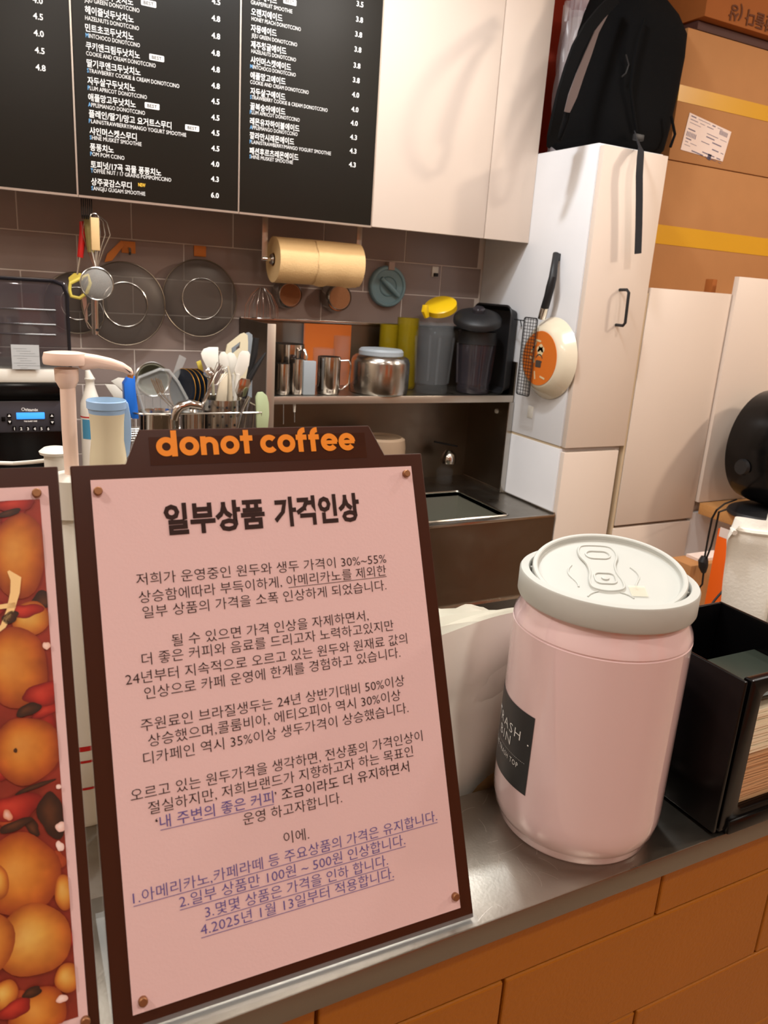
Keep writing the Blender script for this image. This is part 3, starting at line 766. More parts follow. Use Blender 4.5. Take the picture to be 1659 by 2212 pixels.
for t, rows, badges, prices in ((m2, LEFT2, [(642, 14), (677, 250), (657, 458), (830, 553)], [(933, 10, '4.5'), (932, 83, '4.8'), (932, 158, '4.8'), (931, 232, '4.8'), (931, 302, '4.8'), (931, 373, '4.8'), (930, 440, '4.5'), (930, 510, '4.5'), (930, 576, '4.5'), (930, 643, '4.5'), (929, 710, '4.0'), (928, 775, '4.3'), (928, 845, '6.0')]),
    (m3, LEFT3, [(1252, 7)], [(1554, 20, '3.5'), (1552, 87, '3.8'), (1548, 151, '3.8'), (1545, 216, '3.8'), (1541, 285, '3.8'), (1538, 348, '3.8'), (1535, 411, '4.0'), (1532, 474, '4.0'), (1529, 533, '4.0'), (1526, 594, '4.3'), (1524, 653, '4.3'), (1521, 712, '4.3')]),
    (m1, [], [], [(163, 5, '4.0'), (165, 75, '4.5'), (168, 148, '4.0'), (172, 222, '4.5'), (176, 296, '4.8')])):
    bw = bm_(); bk = bm_(); bc = bm_()
    for i, (ko, en, kx, ky, kx1, ex, ey, ex1) in enumerate(rows):
        sl = .19-.016*i; b = bm_()
        mt(b, ko, kx/Q, ky/Q, .0172, wpx(kx/Q, ky/Q, kx1/Q, (ky+sl*(kx1-kx))/Q), .00025)
        mt(b, en, ex/Q, ey/Q, .0120, wpx(ex/Q, ey/Q, ex1/Q, (ey+sl*(ex1-ex))/Q), 0)
        if en[0] in 'MPSTA' and i > 1:   # first letters printed in light blue
            P = aY(ex/Q, ey/Q, YU)
            text(bc, en[0], lambda x, y: Vector((P.x+x, YU-.0001, P.z+y)), .0120, None, .0002, 'LEFT', xs=.72)
        mk('menu_line', b, 'ink_white', t, smooth=0)
    for x, y in badges: badge(bw, bk, x, y)
    for x, y, s in prices: b = bm_(); mt(b, s, x/Q, (y+9)/Q, .0165, None, .0003, 'CENTER'); mk('price', b, 'ink_white', t, smooth=0)
    if badges:
        g = mk('badge', bw, 'ink_white', t, smooth=0, label='small white tag reading BEST'); mk('badge_text', bk, 'menu_black', g, smooth=0)
        mk('blue_letters', bc, 'ink_cyan', t, smooth=0, label='light blue initial letters', kind='stuff')
    else:
        for q in (bw, bk, bc): q.free()
b = bm_(); mt(b, 'NEW', 597/Q, 804/Q, .0105, .0165, .0003); mk('new_tag', b, 'ink_yellow', m2, smooth=0, label='yellow NEW tag')

# ================================================================== TALL CABINET ON THE RIGHT
TZ = H+.401; SZ = H-.421; TR = 1.745
tc = thing('tall_cabinet', 'tall white two-part cabinet right of the sink with black bow handle', 'cabinet', ((X0+TR)/2, 2.0, 0))
mk('upper_carcass', box(bm_(), X0, TR, YF+.02, YW-.005, SZ+.004, TZ), 'white_side', tc, bevel=.001)
mk('lower_carcass', box(bm_(), X0, TR, YF+.02, YW-.005, 0, SZ-.004), 'white_side', tc, bevel=.001)
mk('side_band', box(bm_(), X0+.002, TR-.002, YF+.022, YW-.006, SZ-.004, SZ+.004), 'edge_cream', tc)
dr = mk('door', box(bm_(), X0+.004, TR, YF, YF+.018, SZ+.002, TZ-.006), 'white_panel', tc, bevel=.001)
b = bm_(); hp = aY(1337, 626, YF); hq = aY(1334, 702, YF); hx = 1.637
tube(b, [(hx, YF+.002, hp.z), (hx, YF-.028, hp.z+.001), (hx+.001, YF-.036, hp.z-.006), (hx+.004, YF-.036, hq.z+.008), (hx+.004, YF-.029, hq.z), (hx+.004, YF+.002, hq.z)], .0042, 8)
mk('handle', b, 'plastic_black_matt', dr, label='black bow handle')
mk('lower_door', box(bm_(), X0+.004, TR-.02, YF, YF+.018, .05, SZ-.012), 'white_panel', tc, bevel=.001)
fs = tag(mk('filler_strip', box(bm_(), TR+.002, TR+.010, YF+.004, YF+.03, .05, H+.03), 'edge_cream'), 'uneven cream filler strip between the tall cabinet and the white fridge-side panel', 'trim strip')

# white doors further right
wc = thing('storage_cabinet', 'wide white storage cabinet under the stacked cardboard boxes', 'cabinet', (1.93, 1.95, 0))
BX0, BX1 = 1.757, 2.098
mk('carcass', box(bm_(), BX0+.004, BX1+.5, YF+.022, YW-.01, 0, H+.042), 'white_panel', wc)
mk('door', box(bm_(), BX0, BX1, YF, YF+.018, H-.676, H+.046), 'white_panel', wc, bevel=.001)
mk('lower_door', box(bm_(), BX0-.005, BX1-.006, YF, YF+.018, .04, H-.686), 'white_panel', wc, bevel=.001)
mk('lower_side', box(bm_(), BX1-.003, BX1+.5, YF+.004, YF+.02, .04, H-.66), 'white_side', wc)
tag(mk('white_board', box(bm_(), BX1+.003, BX1+.62, YF-.012, YF+.006, H-.6195, H+.0985), 'white_panel', bevel=.001), 'large white board standing on the wooden shelf behind the fan heater', 'board')

# ================================================================== CARDBOARD BOXES
KY = 1.9
def carton(x0, x1, z0, z1, label, m='kraft', tapes=(), y0=KY, dx=0):
    t = thing('cardboard_box', label, 'box', ((x0+x1)/2, y0+.15, z0))
    mk('carton', box(bm_(), x0, x1, y0, YW-.02, z0, z1), m, t, bevel=.003)
    for tz0, tz1 in tapes:
        b = bm_(); box(b, x0-.001, x1+.001, y0-.0012, y0+.02, tz0, tz1); mk('tape_strip', b, 'tape', t, smooth=0)
    return t
kz = lambda px, py: aY(px, py, KY).z
k1 = carton(1.90, 2.62, H+.0485, kz(1555, 365)-.001, 'lower brown cardboard box with one strip of yellow tape, right of the tall cabinet', tapes=[(kz(1540, 540)+.0, kz(1540, 500))])
zs = kz(1555, 365)+.001; zt = kz(1585, 77)-.012
k2 = carton(1.905, 2.62, zs, zt, 'upper brown cardboard box with yellow tape and a shipping label', tapes=[(kz(1560, 240), kz(1560, 205))])
b = bm_(); q = [aY(*p, KY-.0015) for p in ((1490, 243), (1580, 285), (1561, 349), (1470, 323))]
b.faces.new([b.verts.new(p) for p in q][::-1])
sl_ = mk('shipping_label', b, 'label_paper', k2, smooth=0, label='pale printed shipping label')
b = bm_(); u_ = q[1]-q[0]; v_ = q[3]-q[0]
rnd = random.Random(3)
def LQ(s, t): p = q[0]+u_*s+v_*t; return Vector((p.x, KY-.0018, p.z))
for r_ in range(11):
    s0 = .05
    while s0 < .9:
        w_ = rnd.uniform(.06, .3)
        if rnd.random() < .72: stroke(b, [(s0, .06+r_*.085), (min(s0+w_, .95), .06+r_*.085)], rnd.choice([.018, .03, .012]), lambda x, y: LQ(x, y))
        s0 += w_+.05
for (s0, s1, t0, t1) in ((.05, .28, .47, .60), (.62, .70, .80, .95), (.75, .95, .08, .2)):
    for k in range(7): stroke(b, [(s0+(s1-s0)*k/7, t0), (s0+(s1-s0)*k/7, t1)], .016, lambda x, y: LQ(x, y))
mk('label_print', b, 'label_ink', sl_, smooth=0)
k3 = carton(1.93, 2.66, zt+.026, 2.62, 'cardboard box at the very top, its orange-lit tone put into the colour, with upside-down lettering', 'kraft_dark', y0=KY-.03)  # orange light falling on this box is put into its kraft colour
b = bm_(); P = aY(1585, 26, KY-.032)
text(b, '한돌다 (상', lambda x, y: Vector((P.x-x+.08, KY-.0325, P.z-y+.015)), .046, None, .0008, 'CENTER')
mk('print', b, mat('ink_dim', (90, 44, 12), .8), k3, smooth=0)
tag(mk('shadow_gap', box(bm_(), 1.94, 2.64, KY+.0, YW-.05, zt+.001, zt+.025), mat('shadow_strip', (70, 34, 22), .7), bevel=.001), 'dark strip standing in for the shadow gap between the two upper cardboard boxes', 'shadow_strip')  # dark solid strip drawn for the shadow gap between the cartons
tag(mk('small_bracket', box(bm_(), 2.07, 2.09, 1.80, 1.83, H+.047, H+.088), 'kraft_dark', bevel=.002), 'small brown block on the cabinet beside the white board', 'block')

# ================================================================== BACKPACK + WRAPPED CUPS ON THE TALL CABINET
bp = thing('backpack', 'black backpack standing on the tall white cabinet with a strap hanging down', 'backpack', (1.64, 1.92, TZ))
# trunk: stacked rounded sections following the photo's outline
b = bm_(); secs = []
cyb = 1.93
pl = [(0, (1292, 312), (1440, 322)), (.03, (1276, 295), (1452, 300)), (.09, (1280, 240), (1468, 250)), (.17, (1298, 165), (1486, 165)), (.25, (1322, 90), (1502, 90)), (.31, (1340, 35), (1506, 40)), (.36, (1350, -10), (1494, 0)), (.42, (1366, -70), (1450, -60)), (.46, (1395, -110), (1430, -100))]
n = 40
for k, (dz, a, c) in enumerate(pl):
    A = aY(*a, 1.83); B = aY(*c, 1.83); z = TZ+.002 + (A.z+B.z)/2 - (aY(1262, 312, 1.83).z+aY(1447, 322, 1.83).z)/2
    xa, xb = A.x, B.x; cx = (xa+xb)/2; rx = (xb-xa)/2; ry = .125 if k < 6 else .125-.025*(k-5)
    if k == 0: ry = .10
    ring = []
    for i in range(n):
        an = 2*PI*i/n; ca, sa = math.cos(an), math.sin(an); e = .62
        x = cx+rx*math.copysign(abs(ca)**e, ca); y = cyb+ry*math.copysign(abs(sa)**e, sa) + .004*math.sin(5*an+k*1.3)
        ring.append(b.verts.new((x+.003*math.sin(7*an+k*2), y, z)))
    secs.append(ring)
for A, B in zip(secs, secs[1:]):
    for i in range(n): j = (i+1) % n; b.faces.new((A[i], A[j], B[j], B[i]))
b.faces.new(secs[0][::-1]); b.faces.new(secs[-1])
mk('body', b, 'fabric_black', bp, smooth=60)
# front pocket seam piping + zip
b = bm_(); pts = [aY(*p, 1.795) for p in ((1392, 40), (1378, 90), (1368, 140), (1362, 190), (1368, 240), (1375, 285))]; tube(b, pts, .0045, 8); mk('seam_piping', b, 'fabric_black', bp)
b = bm_(); pts = [aY(*p, 1.797) for p in ((1352, 118), (1358, 140), (1352, 158), (1343, 166))]; tube(b, pts, .0022, 6); mk('zip_pull', b, 'plastic_black_matt', bp, label='black zip pull cord')
def strap(pts, wd_, th, name, m, parent, nrm=Vector((0, -1, 0))):
    b = bm_(); L = []
    for k, p in enumerate(pts):
        a = pts[max(k-1, 0)]; c = pts[min(k+1, len(pts)-1)]; t = (c-a).normalized(); s = t.cross(nrm).normalized()*wd_/2; nn = s.cross(t).normalized()*th/2
        L.append([b.verts.new(p+s+nn), b.verts.new(p-s+nn), b.verts.new(p-s-nn), b.verts.new(p+s-nn)])
    for A, B in zip(L, L[1:]):
        for i in range(4): b.faces.new((A[i], A[(i+1) % 4], B[(i+1) % 4], B[i]))
    b.faces.new(L[0][::-1]); b.faces.new(L[-1]); return mk(name, b, m, parent, smooth=50)
sp = [aY(*p, Y) for p, Y in (((1330, -5), 1.80), ((1296, 30), 1.78), ((1268, 65), 1.765), ((1246, 105), 1.755), ((1230, 150), 1.75), ((1215, 200), 1.75), ((1203, 250), 1.76), ((1194, 290), 1.78), ((1192, 312), 1.80))]
strap(sp, .03, .010, 'shoulder_strap', 'fabric_black', bp)
gp = [aY(*p, Y) for p, Y in (((1316, 22), 1.80), ((1290, 65), 1.79), ((1270, 115), 1.785), ((1252, 160), 1.785), ((1236, 205), 1.785), ((1224, 240), 1.79))]
b = bm_(); L = []
gw = [.010, .016, .022, .025, .027, .020]
for k, p in enumerate(gp): L.append([b.verts.new(p+Vector((-gw[k]*.5, 0, -.002))), b.verts.new(p+Vector((gw[k]*.9, .012, .0)))])
for A, B in zip(L, L[1:]): b.faces.new((A[0], A[1], B[1], B[0]))
mk('strap_lining', b, 'fabric_grey', bp, label='grey mesh lining of the shoulder strap', solid=.002)
hp_ = [aY(*p, Y) for p, Y in (((1374, 290), 1.785), ((1378, 305), 1.745), ((1385, 322), 1.712), ((1383, 345), 1.700), ((1381, 380), 1.698), ((1381, 430), 1.698), ((1380, 490), 1.698), ((1378, 548), 1.698))]
strap(hp_, .0235, .0022, 'hanging_strap', mat('webbing', (30, 31, 36), .85), bp)
b = bm_(); c0 = aY(1379, 297, 1.76); box(b, c0.x-.016, c0.x+.016, c0.y-.006, c0.y+.006, c0.z-.008, c0.z+.008); mk('buckle', b, 'plastic_black_matt', bp, bevel=.002)
b = bm_(); s2 = [aY(*p, 1.79) for p in ((1450, 250), (1458, 290), (1448, 318))]; tube(b, s2, .004, 6); mk('side_loop', b, 'fabric_black', bp)
b = bm_(); c0 = aY(1222, 262, 1.80); tube(b, [aY(1225, 245, 1.80), c0, aY(1205, 305, 1.80)], .012, 10, flat=.5); mk('strap_anchor', b, 'fabric_black', bp)
# plastic-wrapped cup sleeve
cs = thing('wrapped_cups', 'plastic-wrapped stack of paper cups with orange print behind the backpack', 'cups', (1.575, 2.12, TZ))
cx_, cy_ = aY(1238, 200, 2.12).x, 2.12
b = lathe(bm_(), [(0, .0), (.05, .0), (.052, .01), (.052, .30), (.045, .33), (.04, .40), (0, .40)], (cx_, cy_, TZ), 32); mk('cup_stack', b, 'label_paper', cs)
mk('orange_band', lathe(bm_(), [(.0528, .135), (.0528, .165)], (cx_, cy_, TZ), 32), 'orange_hook', cs, label='orange printed band')
def crinkle(u, v):
    a = 2*PI*u; r = .058+.004*math.sin(9*a+7*v)+.003*math.sin(17*a-12*v); return Vector((cx_+r*math.cos(a), cy_+r*math.sin(a)*.9, TZ+.003+.44*v))
mk('plastic_wrap', grid(bm_(), crinkle, 60, 16), 'film_clear', cs, smooth=25)

# ================================================================== SINK UNIT WITH STEEL HOOD SHELF
ZS = H-.62; SX0 = .706
su = thing('sink_unit', 'stainless steel sink unit with high splashback shelf', 'sink', (1.1, 2.0, 0))
bx0, bx1, by0, by1 = .84, 1.362, 1.772, 2.05
b = bm_()
for (a0, a1_, c0, c1) in ((SX0, bx0, YF+.003, YW-.008), (bx1, X0-.003, YF+.003, YW-.008), (bx0, bx1, YF+.003, by0), (bx0, bx1, by1, YW-.008)): box(b, a0, a1_, c0, c1, ZS-.014, ZS)
mk('sink_top', b, 'steel_brushed', su, smooth=0)
b = bm_(); box(b, bx0-.002, bx0, by0, by1, ZS-.24, ZS); box(b, bx1, bx1+.002, by0, by1, ZS-.24, ZS); box(b, bx0, bx1, by0-.002, by0, ZS-.24, ZS); box(b, bx0, bx1, by1, by1+.002, ZS-.24, ZS); box(b, bx0, bx1, by0, by1, ZS-.242, ZS-.24)
mk('basin', b, 'steel_soft', su, smooth=0)
mk('basin_rim', tube(bm_(), [(x, y, ZS+.001) for x, y in rrect(bx0, bx1, by0, by1, .012, 3)], .0028, 6, True), 'steel', su)
b = bm_(); box(b, SX0, X0-.003, YF-.004, YF+.003, ZS-.006, ZS+.002); box(b, X0-.008, X0-.002, YF, YW-.01, ZS, ZS+.006); mk('raised_rim', b, 'steel', su, bevel=.0008)
mk('apron', box(bm_(), SX0, X0-.003, YF, YF+.003, H-.87, ZS-.006), 'steel_dark', su)
mk('apron_lip', box(bm_(), SX0, X0-.003, YF-.003, YF, H-.875, H-.867), 'steel', su)
mk('undershelf', box(bm_(), SX0, X0-.003, YF+.03, YW-.02, .25, .27), 'steel_dark', su)
for x_ in (SX0+.02, X0-.03): mk('leg', lathe(bm_(), [(0, 0), (.016, 0), (.016, H-.88), (0, H-.88)], (x_, YF+.03, 0), 16), 'steel', su)
SHZ = H-.3045; SHY = 2.005
WX = .688
mk('back_panel', box(bm_(), WX, X0-.004, YW-.012, YW-.008, ZS, H-.112), 'steel_dark', su)
mk('back_lip', box(bm_(), WX, X0-.004, YW-.022, YW-.008, H-.118, H-.110), 'steel', su, bevel=.001)
mk('left_wing', box(bm_(), WX, WX+.003, SHY-.005, YW-.008, ZS+.002, H-.113), 'steel_dark', su)
mk('left_wing_edge', box(bm_(), WX-.001, WX+.022, SHY-.009, SHY-.004, ZS+.002, H-.113), 'aluminium', su, bevel=.001)
mk('right_wing', box(bm_(), X0-.007, X0-.003, SHY, YW-.008, ZS+.002, H-.20), 'steel_dark', su)
mk('right_wing_edge', box(bm_(), X0-.022, X0-.003, SHY-.006, SHY, ZS+.002, SHZ-.02), 'steel', su, bevel=.001)
mk('shelf', box(bm_(), WX+.003, X0-.007, SHY, YW-.012, SHZ-.004, SHZ), 'steel_brushed', su)
mk('shelf_lip', box(bm_(), WX+.0, X0-.008, SHY-.004, SHY, SHZ-.020, SHZ+.001), 'aluminium', su, bevel=.001)

# back counter left of the sink
bc_ = thing('back_counter', 'back kitchen counter carrying the blender and dish rack', 'counter', (0, 2.0, 0))
mk('worktop', box(bm_(), -.62, WX-.004, YF, YW-.002, ZS-.03, ZS), 'steel_brushed', bc_, bevel=.002)
mk('body', box(bm_(), -.62, WX-.004, YF+.03, YW-.002, 0, ZS-.03), 'white_panel', bc_)

# ---- items on the sink shelf
Z1 = SHZ+.0005
def sh_x(px, Y=2.09, py=845): return aY(px, py, Y).x
def cup_prof(r, h, t=.0015, flare=0):
    return [(0, .001), (r*.93, .001), (r, .006), (r+flare, h), (r+flare-t, h), (r-t, .008), (0, .004)]
def place_cup(px0, px1, pytop, Y, m, label, cat, name='cup', handle=0, group=None, inv=False, mh=None):
    x0, x1 = aY(px0, 845, Y).x, aY(px1, 845, Y).x; x = (x0+x1)/2; r = (x1-x0)/2*math.cos(math.atan2(x, Y)); zt2 = aY((px0+px1)/2, pytop, Y).z; h = zt2-Z1
    t = thing(name, label, cat, (x, Y, Z1), group=group)
    mk('body', lathe(bm_(), cup_prof(r, h), (x, Y, Z1), 40), m, t, smooth=40)
    if handle:
        b = bm_(); s = handle
        dirv = Vector((math.cos(s), math.sin(s), 0)); c0 = Vector((x, Y, Z1))+dirv*r
        tube(b, [c0-dirv*.002+Vector((0, 0, h*.9)), c0+dirv*.022+Vector((0, 0, h*.92)), c0+dirv*.030+Vector((0, 0, h*.8)), c0+dirv*.026+Vector((0, 0, h*.3)), c0+dirv*.006+Vector((0, 0, h*.12)), c0-dirv*.002+Vector((0, 0, h*.14))], .0045, 8, flat=.6)
        mk('handle', b, mh or m, t)
    return t
place_cup(583, 655, 742, 2.125, 'chrome', 'large steel milk jug at the left end of the sink shelf', 'jug', 'milk_jug', handle=-1.2)
place_cup(592, 625, 785, 2.045, 'chrome', 'small narrow steel cup in front of the large jug, nearest the left wing', 'cup', 'steel_cup')
place_cup(626, 656, 775, 2.05, 'chrome', 'small narrow steel cup just right of the smallest one', 'cup', 'steel_cup')
place_cup(683, 733, 770, 2.06, 'chrome', 'steel mug with a handle in the middle of the sink shelf', 'mug', 'steel_mug', handle=-.25)
place_cup(606, 655, 697, 2.205, 'clear', 'tall clear glass jug at the back left of the sink shelf', 'jug', 'glass_jug')
place_cup(672, 720, 752, 2.16, 'clear', 'clear glass beaker behind the steel mug', 'glass', 'glass_beaker')
place_cup(715, 752, 725, 2.2, 'clear', 'tall clear glass standing before the orange card', 'glass', 'glass_tumbler')
x_ = sh_x(655, 2.03); x2 = sh_x(681, 2.03)
tag(mk('scraper', box(bm_(), x_, x2, 2.03, 2.045, Z1, aY(668, 780, 2.03).z), 'plastic_grey', bevel=.002), 'grey flat plastic scraper upright between steel cups', 'scraper')
tag(mk('orange_card', box(bm_(), aY(655, 740, 2.235).x, aY(757, 740, 2.235).x, 2.233, 2.236, Z1, aY(700, 700, 2.235).z), 'orange_card'), 'orange card leaning on the steel splashback', 'card')
# big inverted steel pot with grey rubber base on top
px_ = (sh_x(756, 2.075)+sh_x(878, 2.075))/2; pr = (sh_x(878, 2.075)-sh_x(756, 2.075))/2*.92; ph = aY(817, 765, 2.075).z-Z1
t = thing('steel_pot', 'shiny upturned steel canister with grey rubber base on the shelf', 'pot', (px_, 2.075, Z1))
mk('body', lathe(bm_(), [(pr*.94, 0), (pr*.98, .004), (pr*.98, .012), (pr, .018), (pr, ph*.80), (pr*.96, ph*.90), (pr*.84, ph*.985), (pr*.74, ph), (0, ph)], (px_, 2.075, Z1), 64), 'steel', t, smooth=50)
mk('rubber_base', lathe(bm_(), [(pr*.76, ph-.002), (pr*.76, ph+.010), (pr*.70, ph+.016), (0, ph+.016)], (px_, 2.075, Z1), 48), 'plastic_grey', t)
# yellow translucent tumblers
for i, (a, c, tp, Y, lb_) in enumerate(((812, 852, 700, 2.19, 'yellow translucent tumbler left behind the steel canister'), (848, 895, 686, 2.17, 'taller yellow translucent tumbler right behind the steel canister'))):
    place_cup(a, c, tp, Y, 'yellow_clear', lb_, 'tumbler', 'yellow_tumbler')
# clear blender jars
def jar(px0, px1, tp, Y, m, label, ribs=True):
    x0, x1 = aY(px0, 840, Y).x, aY(px1, 840, Y).x; x = (x0+x1)/2; r = (x1-x0)/2*math.cos(math.atan2(x, Y)); h = aY((px0+px1)/2, tp, Y).z-Z1
    t = thing('blender_jar', label, 'blender jar', (x, Y, Z1))
    mk('body', lathe(bm_(), [(0, .002), (r*.82, .002), (r*.86, .01), (r*.84, .03), (r*.9, h*.5), (r, h*.82), (r, h*.86), (r*.93, h*.88), (r*.93, h), (r*.90, h), (r*.90, h*.87), (r*.8, .03), (0, .02)], (x, Y, Z1), 40), m, t, smooth=45)
    if ribs:
        for k in range(4):
            a = PI/4+k*PI/2+.5; mk('rib', tube(bm_(), [Vector((x+r*.86*math.cos(a), Y+r*.86*math.sin(a), Z1+.03)), Vector((x+r*1.0*math.cos(a), Y+r*1.0*math.sin(a), Z1+h*.8))], .004, 6), m, t)
    return t, x, r, h
jar(889, 972, 696, 2.07, 'clear', 'clear ribbed blender jar right of the steel canister')
t, jx, jr, jh = jar(978, 1062, 715, 2.07, 'smoke', 'smoky dark blender jar with black rim on the shelf')
mk('rim', lathe(bm_(), [(jr*.95, jh*.80), (jr*1.02, jh*.80), (jr*1.02, jh), (jr*.95, jh)], (jx, 2.07, Z1), 40, closed=True), 'plastic_black_matt', t)
# black tilted lid
lc = Vector((jx-.012, 2.06, Z1+jh+.034)); ax = Vector((-.18, -.30, 1)).normalized(); lr = jr*1.22
t = thing('blender_lid', 'large black domed lid tilted on top of the smoky blender jar', 'lid', lc)
mk('dome', lathe(bm_(), [(0, -.014), (lr*.86, -.014), (lr, -.008), (lr, .006), (lr*.93, .013), (lr*.6, .022), (lr*.3, .025), (0, .025)], lc, 48, ax), 'plastic_black_matt', t, smooth=40)
mk('knob', lathe(bm_(), [(lr*.26, .024), (lr*.26, .036), (lr*.2, .040), (0, .034)], lc, 24, ax), 'smoke', t, label='smoky clear vent knob')
# yellow lid
yc = aY(952, 662, 2.13); ax = Vector((-.42, -.35, .9)).normalized()
t = thing('yellow_lid', 'bright yellow jar lid with spout leaning on the black lid', 'lid', yc)
mk('cap', lathe(bm_(), [(0, .010), (.044, .010), (.050, .006), (.050, -.010), (.046, -.010), (.046, .006), (0, .007)], yc, 40, ax), 'yellow_deep', t)
b = bm_(); p = aY(918, 672, 2.10); tube(b, [p+Vector((0, 0, .018)), p, p+Vector((.008, 0, -.018))], [.009, .012, .008], 8); mk('spout', b, 'yellow_deep', t)
# black deep tray standing on edge
ty0, ty1 = 2.012, 2.16; ta = aX(1120, 660, 1.47)
t = thing('black_tray', 'black rounded plastic tray standing on end beside the cabinet', 'tray', (1.48, 2.09, Z1))
zt2 = aY(1095, 662, 2.05).z; th_ = zt2-Z1
b = bm_()
def tray_ring(x, inset, dz=0): return [Vector((x, y, z)) for y, z in rrect(2.01+inset, 2.21-inset, Z1+.004+inset, zt2-inset, .025-min(inset, .012), 5)]
R_ = [tray_ring(1.395, .0), tray_ring(1.395, .006), tray_ring(1.44, .012), ]
L = [[b.verts.new(p) for p in rr] for rr in (tray_ring(1.468, 0), tray_ring(1.500, .012))]
for i in range(len(L[0])): j = (i+1) % len(L[0]); b.faces.new((L[0][i], L[0][j], L[1][j], L[1][i]))
b.faces.new(L[1])
mk('shell', b, 'plastic_black_matt', t, smooth=40, solid=.002)
mk('rim', tube(bm_(), tray_ring(1.467, -.0015), .0035, 6, True), 'plastic_black_matt', t)
# wire rack hooked on the side
t = thing('wire_rack', 'black wire grid rack hanging beside the cream frying pan', 'rack', (1.5, 2.0, Z1-.03))
ry0, ry1 = 1.925, 1.985; rx_ = X0-.056
zr0, zr1 = aX(1140, 856, rx_).z, aX(1140, 686, rx_).z; rya, ryb = aX(1152, 770, rx_).y, aX(1124, 770, rx_).y
b = bm_(); tube(b, [Vector((rx_, y, z)) for y, z in rrect(rya, ryb, zr0, zr1, .006, 3)], .0018, 6, True); mk('frame', b, 'plastic_black_matt', t)
b = bm_()
for k in range(5): y = rya+(ryb-rya)*(k+.5)/5; tube(b, [(rx_, y, zr0), (rx_, y, zr1)], .0009, 5)
n_ = 24
for k in range(n_): z = zr0+(zr1-zr0)*(k+.5)/n_; tube(b, [(rx_, rya, z), (rx_, ryb, z)], .0009, 5)
mk('grid_wires', b, 'plastic_black_matt', t)
b = bm_(); tube(b, [(rx_, ryb, zr1-.01), (rx_+.02, 2.0, zr1-.01), (X0-.012, 2.003, zr1-.012), (X0-.005, 2.003, zr1-.03)], .0018, 6); mk('side_hook', b, 'plastic_black_matt', t)

# ================================================================== CREAM FRYING PAN on the cabinet side
pc = aX(1186, 775, X0-.02); 
e1, e2 = aX(1238, 770, X0-.02), aX(1127, 770, X0-.02)
zt2, zb2 = aX(1178, 682, X0-.02).z, aX(1190, 868, X0-.02).z
py_ = (e1.y+e2.y)/2; pz_ = (zt2+zb2)/2; prr = (abs(e1.y-e2.y)/2 + (zt2-zb2)/2)/2
t = thing('frying_pan', 'cream frying pan with orange printed base hanging on the white cabinet side', 'frying pan', (X0, py_, pz_-prr))
cc = (X0-.004, py_, pz_)
mk('pan_bowl', lathe(bm_(), [(0, .040), (prr*.66, .040), (prr*.72, .038), (prr*.86, .022), (prr*.97, .004), (prr*1.0, .0), (prr*.97, .0), (prr*.84, .018), (prr*.70, .035), (0, .037)], cc, 56, (-1, 0, 0)), 'cream', t, smooth=50)
dsc = mk('orange_disc', lathe(bm_(), [(0, .0412), (prr*.655, .0412), (prr*.66, .039)], cc, 48, (-1, 0, 0)), 'orange_card', t, label='orange printed paper disc with small kitchen drawings')
def PD(u, v): return Vector((X0-.0458, py_-u*prr, pz_+v*prr))   # u to the viewer's right
b = bm_(); bw = bm_()
for (u, v, s) in ((-.02, .16, .11), (-.1, .22, .07), (.06, .22, .07), (-.02, .27, .08)): bw.faces.new([bw.verts.new(PD(-u+s*math.cos(a), v+s*math.sin(a))) for a in [2*PI*i/14 for i in range(14)]])
for (u, v, a, l) in ((.22, .3, -1, .2), (.28, .2, -1, .2), (.2, -.05, 1.2, .16), (.32, -.02, .5, .1), (.12, .42, .1, .25), (.1, -.42, 1.3, .2), (-.2, -.45, .2, .2)): stroke(bw, [(u-l/2*math.cos(a), v-l/2*math.sin(a)), (u+l/2*math.cos(a), v+l/2*math.sin(a))], .045, lambda x, y: PD(-x, y))
mk('chef_drawing', bw, mat('ink_pale', (220, 196, 150), .7), dsc, smooth=0, kind='stuff')
box_ = rrect(-.10, .12, -.22, -.05, .03, 3); b.faces.new([b.verts.new(PD(-x, y)+Vector((-.0001, 0, 0))) for x, y in box_]); stroke(b, rg(.0, -.04, .13, 20, 160, 10), .03, lambda x, y: PD(-x, y)); stroke(b, rg(.0, -.02, .12, 200, 340, 10), .03, lambda x, y: PD(-x, y))
mk('pot_drawing', b, mat('ink_grey', (74, 62, 54), .7), dsc, smooth=0)
c0 = aX(1170, 688, X0-.035); c1 = aX(1177, 664, X0-.04); c2 = aX(1184, 640, X0-.046); c3 = aX(1194, 600, X0-.045); c4 = aX(1198, 570, X0-.03); c5 = aX(1202, 549, X0-.012)
mk('chrome_collar', tube(bm_(), [c0, c1], [.012, .0125], 14, flat=.7), 'chrome', t)
mk('handle', tube(bm_(), [c1, c2, (c2+c3)/2, c3, c4, c5], [.0125, .012, .013, .012, .010, .0105], 12, flat=.75), 'plastic_black_matt', t, label='curved black handle')
b = bm_(); c6 = aX(1203, 552, X0-.006); box(b, X0-.014, X0, c6.y-.011, c6.y+.011, c6.z-.014, c6.z+.006); tag(mk('wall_hook', b, 'plastic_black_matt', bevel=.002), 'small black hook holding the frying pan on the cabinet side', 'hook')
b = bm_(); c6 = aX(1146, 890, X0); box(b, X0-.002, X0, c6.y-.013, c6.y+.013, c6.z-.018, c6.z+.018); tag(mk('hook_plate', b, 'plastic_white', bevel=.001), 'clear white square hook plate below the frying pan', 'hook')

